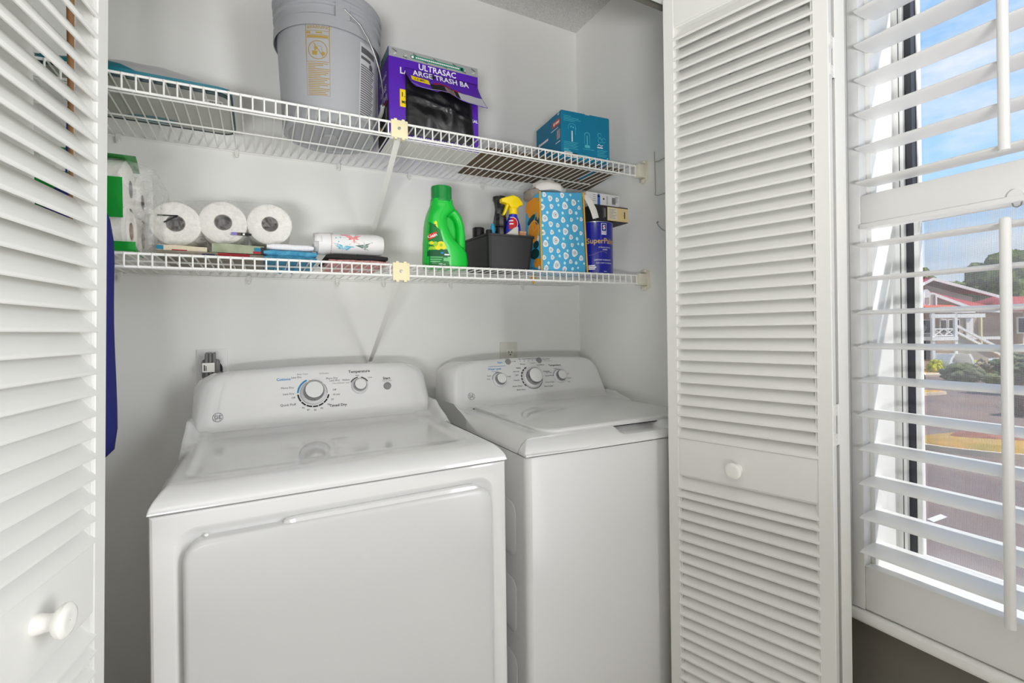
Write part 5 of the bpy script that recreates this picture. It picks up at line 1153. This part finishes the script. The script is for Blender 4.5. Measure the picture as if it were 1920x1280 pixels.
def island(name, label, ca, cd, ra, rd, mulch=True):
    t_ = othing(name, label, 'traffic island', ca, cd)
    part('curb', MB().loft([ring_blob(ca, cd, ra, rd, GZ), ring_blob(ca, cd, ra*.995, rd*.995, GZ+.13), ring_blob(ca, cd, ra*.975, rd*.96, GZ+.14)]), CURB, t_, 40)
    part('lawn', MB().loft([ring_blob(ca, cd, ra*.973, rd*.955, GZ+.139), ring_blob(ca, cd, ra*.965, rd*.94, GZ+.17), ring_blob(ca, cd, ra*.5, rd*.5, GZ+.25)]), GRASS, t_, 60)
    if mulch: part('mulch_bed', MB().loft([ring_blob(ca+.5, cd+.35, ra*.80, rd*.62, GZ+.2), ring_blob(ca+.5, cd+.35, ra*.77, rd*.58, GZ+.27), ring_blob(ca+.5, cd+.35, ra*.4, rd*.3, GZ+.31)]), MULCH, t_, 60)
island('planted_island', 'rounded planted island with orange grass and red mulch in the car park', 14.4, 12.4, 3.9, 1.5)
island('curbed_lawn', 'pale curbed lawn strip beyond the car park lane', 13.5, 22.3, 6.6, .75, False)
part_ = othing('sidewalk', 'concrete sidewalk and lawn in front of the houses', 'sidewalk', 30, 31)
part('pavement', MB().box(8, 31, 30.2, 31.4, GZ, GZ+.12), CURB, part_, 0); part('lawn', MB().box(8, 60, 31.4, 36, GZ, GZ+.10), GRASS, part_, 0)
single('parking_line', MB().add([tuple(O(*p)) for p in ((6.75, 7.75, GZ+.002), (7.15, 7.95, GZ+.002), (7.15, 8.08, GZ+.002), (6.75, 7.88, GZ+.002))], [(0, 1, 2, 3)]), OW, 'short white painted line on the asphalt', 'road marking', tuple(O(6.9, 7.9, GZ)), smooth=0)

# houses
D0 = 34.0
hs = othing('apartment_house', 'beige apartment house with red roofs, white balcony and outside stair', 'house', 31.5, 36)
def hp_(nm, mb, m, sm_=0, lb=None): return part(nm, mb, m, hs, sm_, lb)
hp_('upper_gable_wall', MB().add([(30.2, 37, GZ), (35.4, 37, GZ), (35.4, 37, 3.35), (31.8, 37, 4.35), (30.2, 37, 3.7), (30.2, 42, GZ), (35.4, 42, GZ), (35.4, 42, 3.35), (31.8, 42, 4.35), (30.2, 42, 3.7)], [(0, 1, 2, 3, 4), (5, 9, 8, 7, 6), (0, 4, 9, 5), (1, 6, 7, 2)]), SIDING)
def slabroof(nm, a, b, d0, d1, th, m, rise=0):
    (x0, z0), (x1, z1) = a, b
    return hp_(nm, MB().hexa([(x0, d0, z0-th), (x1, d0, z1-th), (x1, d1, z1-th+rise), (x0, d1, z0-th+rise)], [(x0, d0, z0), (x1, d0, z1), (x1, d1, z1+rise), (x0, d1, z0+rise)]), m)
def fascia(a, b, d0, h): 
    (x0, z0), (x1, z1) = a, b; return hp_('fascia', MB().hexa([(x0, d0-.08, z0-h), (x1, d0-.08, z1-h), (x1, d0+.02, z1-h), (x0, d0+.02, z0-h)], [(x0, d0-.08, z0), (x1, d0-.08, z1), (x1, d0+.02, z1), (x0, d0+.02, z0)]), OW)
slabroof('roof_slope', (30.3, 3.95), (32.05, 4.85), 36.6, 42.3, .12, ROOF); slabroof('roof_slope', (32.05, 4.85), (37.0, 3.45), 36.6, 42.3, .12, ROOF, .9); fascia((30.2, 3.92), (32.05, 4.85), 36.6, .2); fascia((32.05, 4.85), (37.0, 3.45), 36.6, .22)
# front block with the long red lean-to slope
hp_('front_wall', MB().box(27.4, 33.6, 34.6, 37, GZ, 2.3).box(33.6, 36.6, 35.3, 37, GZ, 2.2), SIDING)
hp_('front_gable_wall', MB().add([(28.2, 34.6, 2.3), (33.4, 34.6, 2.3), (30.2, 34.6, 3.4), (28.2, 34.6, 3.55), (28.2, 36, 2.3), (33.4, 36, 2.3), (30.2, 36, 3.4), (28.2, 36, 3.55)], [(0, 1, 2, 3), (4, 7, 6, 5), (0, 3, 7, 4), (1, 5, 6, 2), (3, 2, 6, 7)]), SIDING2)
hp_('red_roof_slope', MB().add([(27.2, 34.3, 3.75), (30.0, 34.3, 3.55), (33.2, 34.3, 2.35), (37.0, 34.9, 2.25), (37.0, 36.6, 2.5), (33.6, 36.4, 3.25), (30.6, 36.4, 4.1), (27.2, 36.4, 4.4)], [(0, 1, 6, 7), (1, 2, 5, 6), (2, 3, 4, 5)]), ROOF)
fascia((27.2, 3.74), (30.0, 3.54), 34.3, .2); fascia((30.0, 3.54), (33.2, 2.34), 34.3, .22); fascia((33.2, 2.34), (37.0, 2.24), 34.7, .2)
hp_('porch_roof', MB().add([(28.7, 33.0, 2.30), (31.6, 33.0, 2.25), (31.3, 34.6, 2.75), (29.0, 34.6, 2.85)], [(0, 1, 2, 3)]), ORGR); fascia((28.6, 2.28), (31.7, 2.22), 33.0, .18)
# arched dormer
hp_('dormer', MB().box(28.9, 30.1, 34.2, 34.7, 2.55, 3.4), SIDING2)
aw_ = hp_('arched_window', MB().loft([[(29.42+.26*math.cos(PI*i/10)*s_, 34.1+y, 3.35+.42*math.sin(PI*i/10)*s_) for i in range(11)]+[(29.42-.2*s_, 34.1+y, 2.6), (29.42+.2*s_, 34.1+y, 2.6)] for y, s_ in ((0, 1), (.12, 1))]), OW)
part('pane', MB().box(29.28, 29.56, 34.07, 34.1, 2.75, 3.2), SIDING2, aw_, 0)
for x in (28.85, 30.1): hp_('trim_post', MB().box(x-.05, x+.05, 34.12, 34.22, 2.4, 3.4), OW)
# balcony
hp_('balcony_deck', MB().box(28.7, 30.5, 32.9, 34.6, .18, .42), OW)
for x in (28.85, 30.4): hp_('balcony_post', MB().box(x-.09, x+.09, 32.95, 33.12, GZ, 2.2), OW)
hp_('balcony_beam', MB().box(28.7, 32.4, 32.95, 33.1, 1.72, 1.98), OW)
for x0, x1 in ((29.1, 30.2), (30.75, 31.1), (31.35, 32.0)):
    f_ = hp_('window', MB().box(x0-.08, x1+.08, 34.5, 34.6, .62, 1.66), OW); part('pane', MB().box(x0, x1, 34.47, 34.5, .70, 1.58), DARKWIN, f_, 0)
hp_('shutter_panel', MB().box(32.55, 33.05, 34.5, 34.58, .35, 1.7), OW)
for z in (.46, .92): hp_('rail', MB().box(28.85, 30.4, 33.0, 33.08, z, z+.09), OW)
for a_, b_ in (((28.95, .5), (29.6, .95)), ((28.95, .95), (29.6, .5)), ((29.65, .5), (30.3, .95)), ((29.65, .95), (30.3, .5))):
    hp_('cross_rail', MB().tube([(a_[0], 33.04, a_[1]), (b_[0], 33.04, b_[1])], .035, 6), OW)
hp_('carport_opening', MB().box(29.0, 30.3, 34.55, 34.62, -1.2, .12), DARKWIN)
# stair
hp_('stair_wall', MB().add([(30.5, 33.2, GZ), (33.6, 33.2, GZ), (33.6, 33.2, -.9), (30.5, 33.2, .75), (30.5, 33.35, GZ), (33.6, 33.35, GZ), (33.6, 33.35, -.9), (30.5, 33.35, .75)], [(0, 1, 2, 3), (4, 7, 6, 5), (0, 3, 7, 4), (1, 5, 6, 2), (3, 2, 6, 7)]), SIDING2)
for dz in (.12, .55): hp_('stair_rail', MB().hexa([(30.4, 33.05, .62+dz), (34.0, 33.05, -1.30+dz), (34.0, 33.2, -1.30+dz), (30.4, 33.2, .62+dz)], [(30.4, 33.05, .78+dz), (34.0, 33.05, -1.14+dz), (34.0, 33.2, -1.14+dz), (30.4, 33.2, .78+dz)]), OW)
hp_('band_course', MB().box(32.4, 35.0, 34.52, 34.62, .16, .36), OW); hp_('corner_post', MB().box(33.5, 33.62, 34.4, 34.6, GZ, 1.8), CREAM)
# front steps with flared side walls
for k in range(6): hp_('step', MB().box(29.1+.03*k, 30.3-.03*k, 32.0+.25*k, 32.25+.25*k, GZ, GZ+.18*(k+1)), OW)
for s_ in (-1, 1): hp_('flared_stair_wall', MB().loft([[(29.7+s_*(x+w_), d_, z) for w_, d_ in ((0, 31.8), (.16, 31.8), (.16, 33.2), (0, 33.2))] for x, z in ((.78, GZ), (.74, GZ+.5), (.62, GZ+.95), (.42, GZ+1.3))]), OW)
# neighbour on the right
h2_ = othing('neighbour_house', 'second beige house with a white balcony at the right edge of the window view', 'house', 38.5, 36)
part('wall', MB().box(36.7, 44, 34.6, 40, GZ, 2.2), SIDING, h2_, 0); part('roof', MB().add([(35.6, 34.0, 2.2), (44.5, 34.0, 2.2), (43.5, 37.5, 3.4), (37.5, 37.5, 3.4), (35.6, 41, 2.2), (44.5, 41, 2.2)], [(0, 1, 2, 3), (0, 3, 4), (1, 5, 2), (3, 2, 5, 4), (0, 4, 5, 1)]), ROOF, h2_, 0)
for x in (35.9, 37.9): part('post', MB().box(x-.1, x+.1, 33.2, 33.4, GZ, 2.2), OW, h2_, 0)
for z in (-.15, .1, .55): part('rail', MB().box(35.9, 39, 33.25, 33.35, z, z+.12), OW, h2_, 0)
part('balcony_deck', MB().box(35.8, 39, 33.2, 34.6, -.45, -.2), OW, h2_, 0)
for x in (36.3, 37.4): f_ = part('window', MB().box(x-.08, x+.88, 34.5, 34.6, .55, 1.75), OW, h2_, 0); part('pane', MB().box(x, x+.8, 34.46, 34.5, .65, 1.65), DARKWIN, f_, 0)

# trees, shrubs, lamp, cars
LEAF = M('tree_leaves', (112, 130, 58), .9, vary=(3.4, (58, 76, 34))); LEAFD = M('dark_leaves', (106, 118, 58), .9, vary=(3.0, (52, 68, 36))); YELF = M('yellow_flowers', (206, 196, 40), .9, vary=(5, (150, 160, 40))); SHRG = M('grey_green_shrub', (120, 122, 92), .95, vary=(4, (82, 92, 62))); BARK = M('tree_bark', (112, 92, 76), .9); RUST = M('rusty_shrub', (120, 78, 66), .95, vary=(4, (78, 52, 44)))
def crown(mb, a, d, z, ra, rd, rz, n, seed, leaf=.34):
    n = int(n*2.2); leaf *= .72
    r_ = random.Random(seed)
    for i in range(n):
        t1, t2 = r_.uniform(0, 2*PI), math.acos(r_.uniform(-.75, 1)); k = r_.uniform(.45, .92)
        c_ = (a+ra*k*math.sin(t2)*math.cos(t1), d+rd*k*math.sin(t2)*math.sin(t1), z+rz*k*math.cos(t2)); s_ = leaf*r_.uniform(.7, 1.3)
        o_ = V((r_.random()*9, r_.random()*9, 0))
        mb.sphere(c_, (ra*s_, rd*s_, rz*s_), 10, 7, fn=lambda q: 1+.35*noise.noise(q*2.3+o_)+.30*noise.noise(q*6+o_))
    return mb
def tree(name, label, a, d, zc, ra, rz, n, seed, m=LEAF, cat='tree', grp='trees behind the houses'):
    t_ = othing(name, label, cat, a, d, GZ, grp); part('crown', crown(MB(), a, d, zc, ra, ra*.8, rz, n, seed), m, t_, 50)
    part('trunk', MB().tube([(a, d, GZ), (a+.1, d, (GZ+zc)/2), (a, d, zc)], [.32, .24, .16], 10), BARK, t_, 50)
tree('leafy_tree', 'green tree above the red roof at the left of the window view', 35.8, 44, 5.0, 2.6, 2.2, 34, 1)
tree('leafy_tree', 'low green tree between the two roof peaks', 40.2, 46, 3.6, 3.0, 2.0, 34, 2)
tree('leafy_tree', 'tall green tree behind the right roof end', 47.0, 45, 4.6, 4.4, 3.6, 44, 3, LEAFD)
tree('leafy_tree', 'dark green tree at the right edge of the window view', 41.5, 40, 2.6, 2.6, 3.2, 40, 4, LEAFD)
def shrub(label, a, d, ra, rz, n, seed, m, cat='shrub', grp=None):
    t_ = othing('shrub', label, cat, a, d, GZ+.05, grp); part('foliage', crown(MB(), a, d, GZ+rz*.75, ra, ra*.7, rz, n, seed, .42), m, t_, 50); part('stem', MB().tube([(a, d, GZ), (a, d, GZ+rz*.6)], .05, 6), BARK, t_, 50)
shrub('yellow flowering shrub right of the front steps', 31.2, 32.2, .75, .45, 22, 5, YELF); shrub('yellow shrub at the left of the front steps', 28.3, 32.2, .5, .5, 14, 6, YELF)
shrub('grey green shrub mass in front of the white car', 25.6, 27.4, 1.0, .55, 36, 7, SHRG); shrub('low olive shrub right of the grey shrub mass', 26.1, 25.6, .8, .40, 26, 8, M('olive_shrub', (138, 138, 84), .95, vary=(4, (100, 104, 60))))
shrub('small tan shrub beside the sidewalk', 29.3, 30.0, .7, .6, 16, 11, M('tan_shrub', (176, 160, 130), .95, vary=(4, (130, 120, 96))))
ft = othing('leaning_tree', 'tree with fanned leaning branches beyond the planted island', 'tree', 23.0, 22)
mb = MB()
for dx, dz in ((-.95, 1.35), (-.5, 1.6), (.1, 1.75), (.7, 1.6), (1.1, 1.3)): mb.tube([(23.0, 22, GZ), (23.0+dx*.35, 22, GZ+dz*.5), (23.0+dx, 22, GZ+dz)], [.12, .08, .04], 8)
part('branches', mb, BARK, ft, 50); part('crown', crown(MB(), 23.05, 22, -.72, 1.05, .9, .62, 34, 9, .26), SHRG, ft, 50)
shrub('rust brown shrub at the right edge of the car park', 17.9, 16.6, .62, .62, 30, 10, RUST)
lp = othing('street_lamp', 'black street lamp with a lantern head beside the sidewalk', 'street lamp', 24.0, 28.2)
LB = M('lamp_black', (44, 40, 42), .5)
part('pole', MB().lathe([(.13, GZ), (.13, GZ+.3), (.06, GZ+.4), (.05, GZ+2.6), (.08, GZ+2.65)], 12, (24, 28.2, 0)), LB, lp, 40)
part('lantern', MB().lathe([(.06, GZ+2.65), (.19, GZ+3.0), (.19, GZ+3.02)], 8, (24, 28.2, 0)), M('lantern_glass', (176, 168, 160), .3), lp, 20)
part('lantern_cap', MB().lathe([(.28, GZ+3.02), (.22, GZ+3.12), (.07, GZ+3.34), (.03, GZ+3.5), (.001, GZ+3.52)], 8, (24, 28.2, 0)), LB, lp, 20)
def car(label, a, d, m, s_=1):
    c_ = othing('car', label, 'car', a, d, GZ, 'parked cars'); z = GZ
    body = [(-2.1*s_, .35*s_), (-2.15*s_, .75*s_), (-1.5*s_, .9*s_), (-.9*s_, 1.4*s_), (.7*s_, 1.42*s_), (1.4*s_, .95*s_), (2.1*s_, .82*s_), (2.15*s_, .4*s_)]
    part('body', MB().loft([[(a+x*k, d+y*s_, z+.05+h*(1 if k == 1 else .97)) for x, h in body] for y, k in ((-.85, .97), (-.75, 1), (.75, 1), (.85, .97))]), m, c_, 30)
    part('window_glass', MB().loft([[(a+x*s_, d+y*s_, z+.05+h*s_) for x, h in ((-1.25, .95), (-.82, 1.33), (.62, 1.34), (1.15, .97))] for y in (-.87, .87)]), DARKWIN, c_, 0)
    for x in (-1.35, 1.35):
        for y in (-.8, .8): part('wheel', MB().lathe([(.0, -.1), (.3*s_, -.1), (.32*s_, -.06), (.32*s_, .06), (.3*s_, .1), (.0, .1)], 16, fr=(V((a+x*s_, d+y*s_, z+.32*s_)), V((1, 0, 0)), V((0, 0, 1)), V((0, 1, 0)))), LB, c_, 40)
car('white car parked behind the grey green shrubs', 31.3, 31.0, M('car_white', (226, 226, 224), .25, coat=.6), .7)
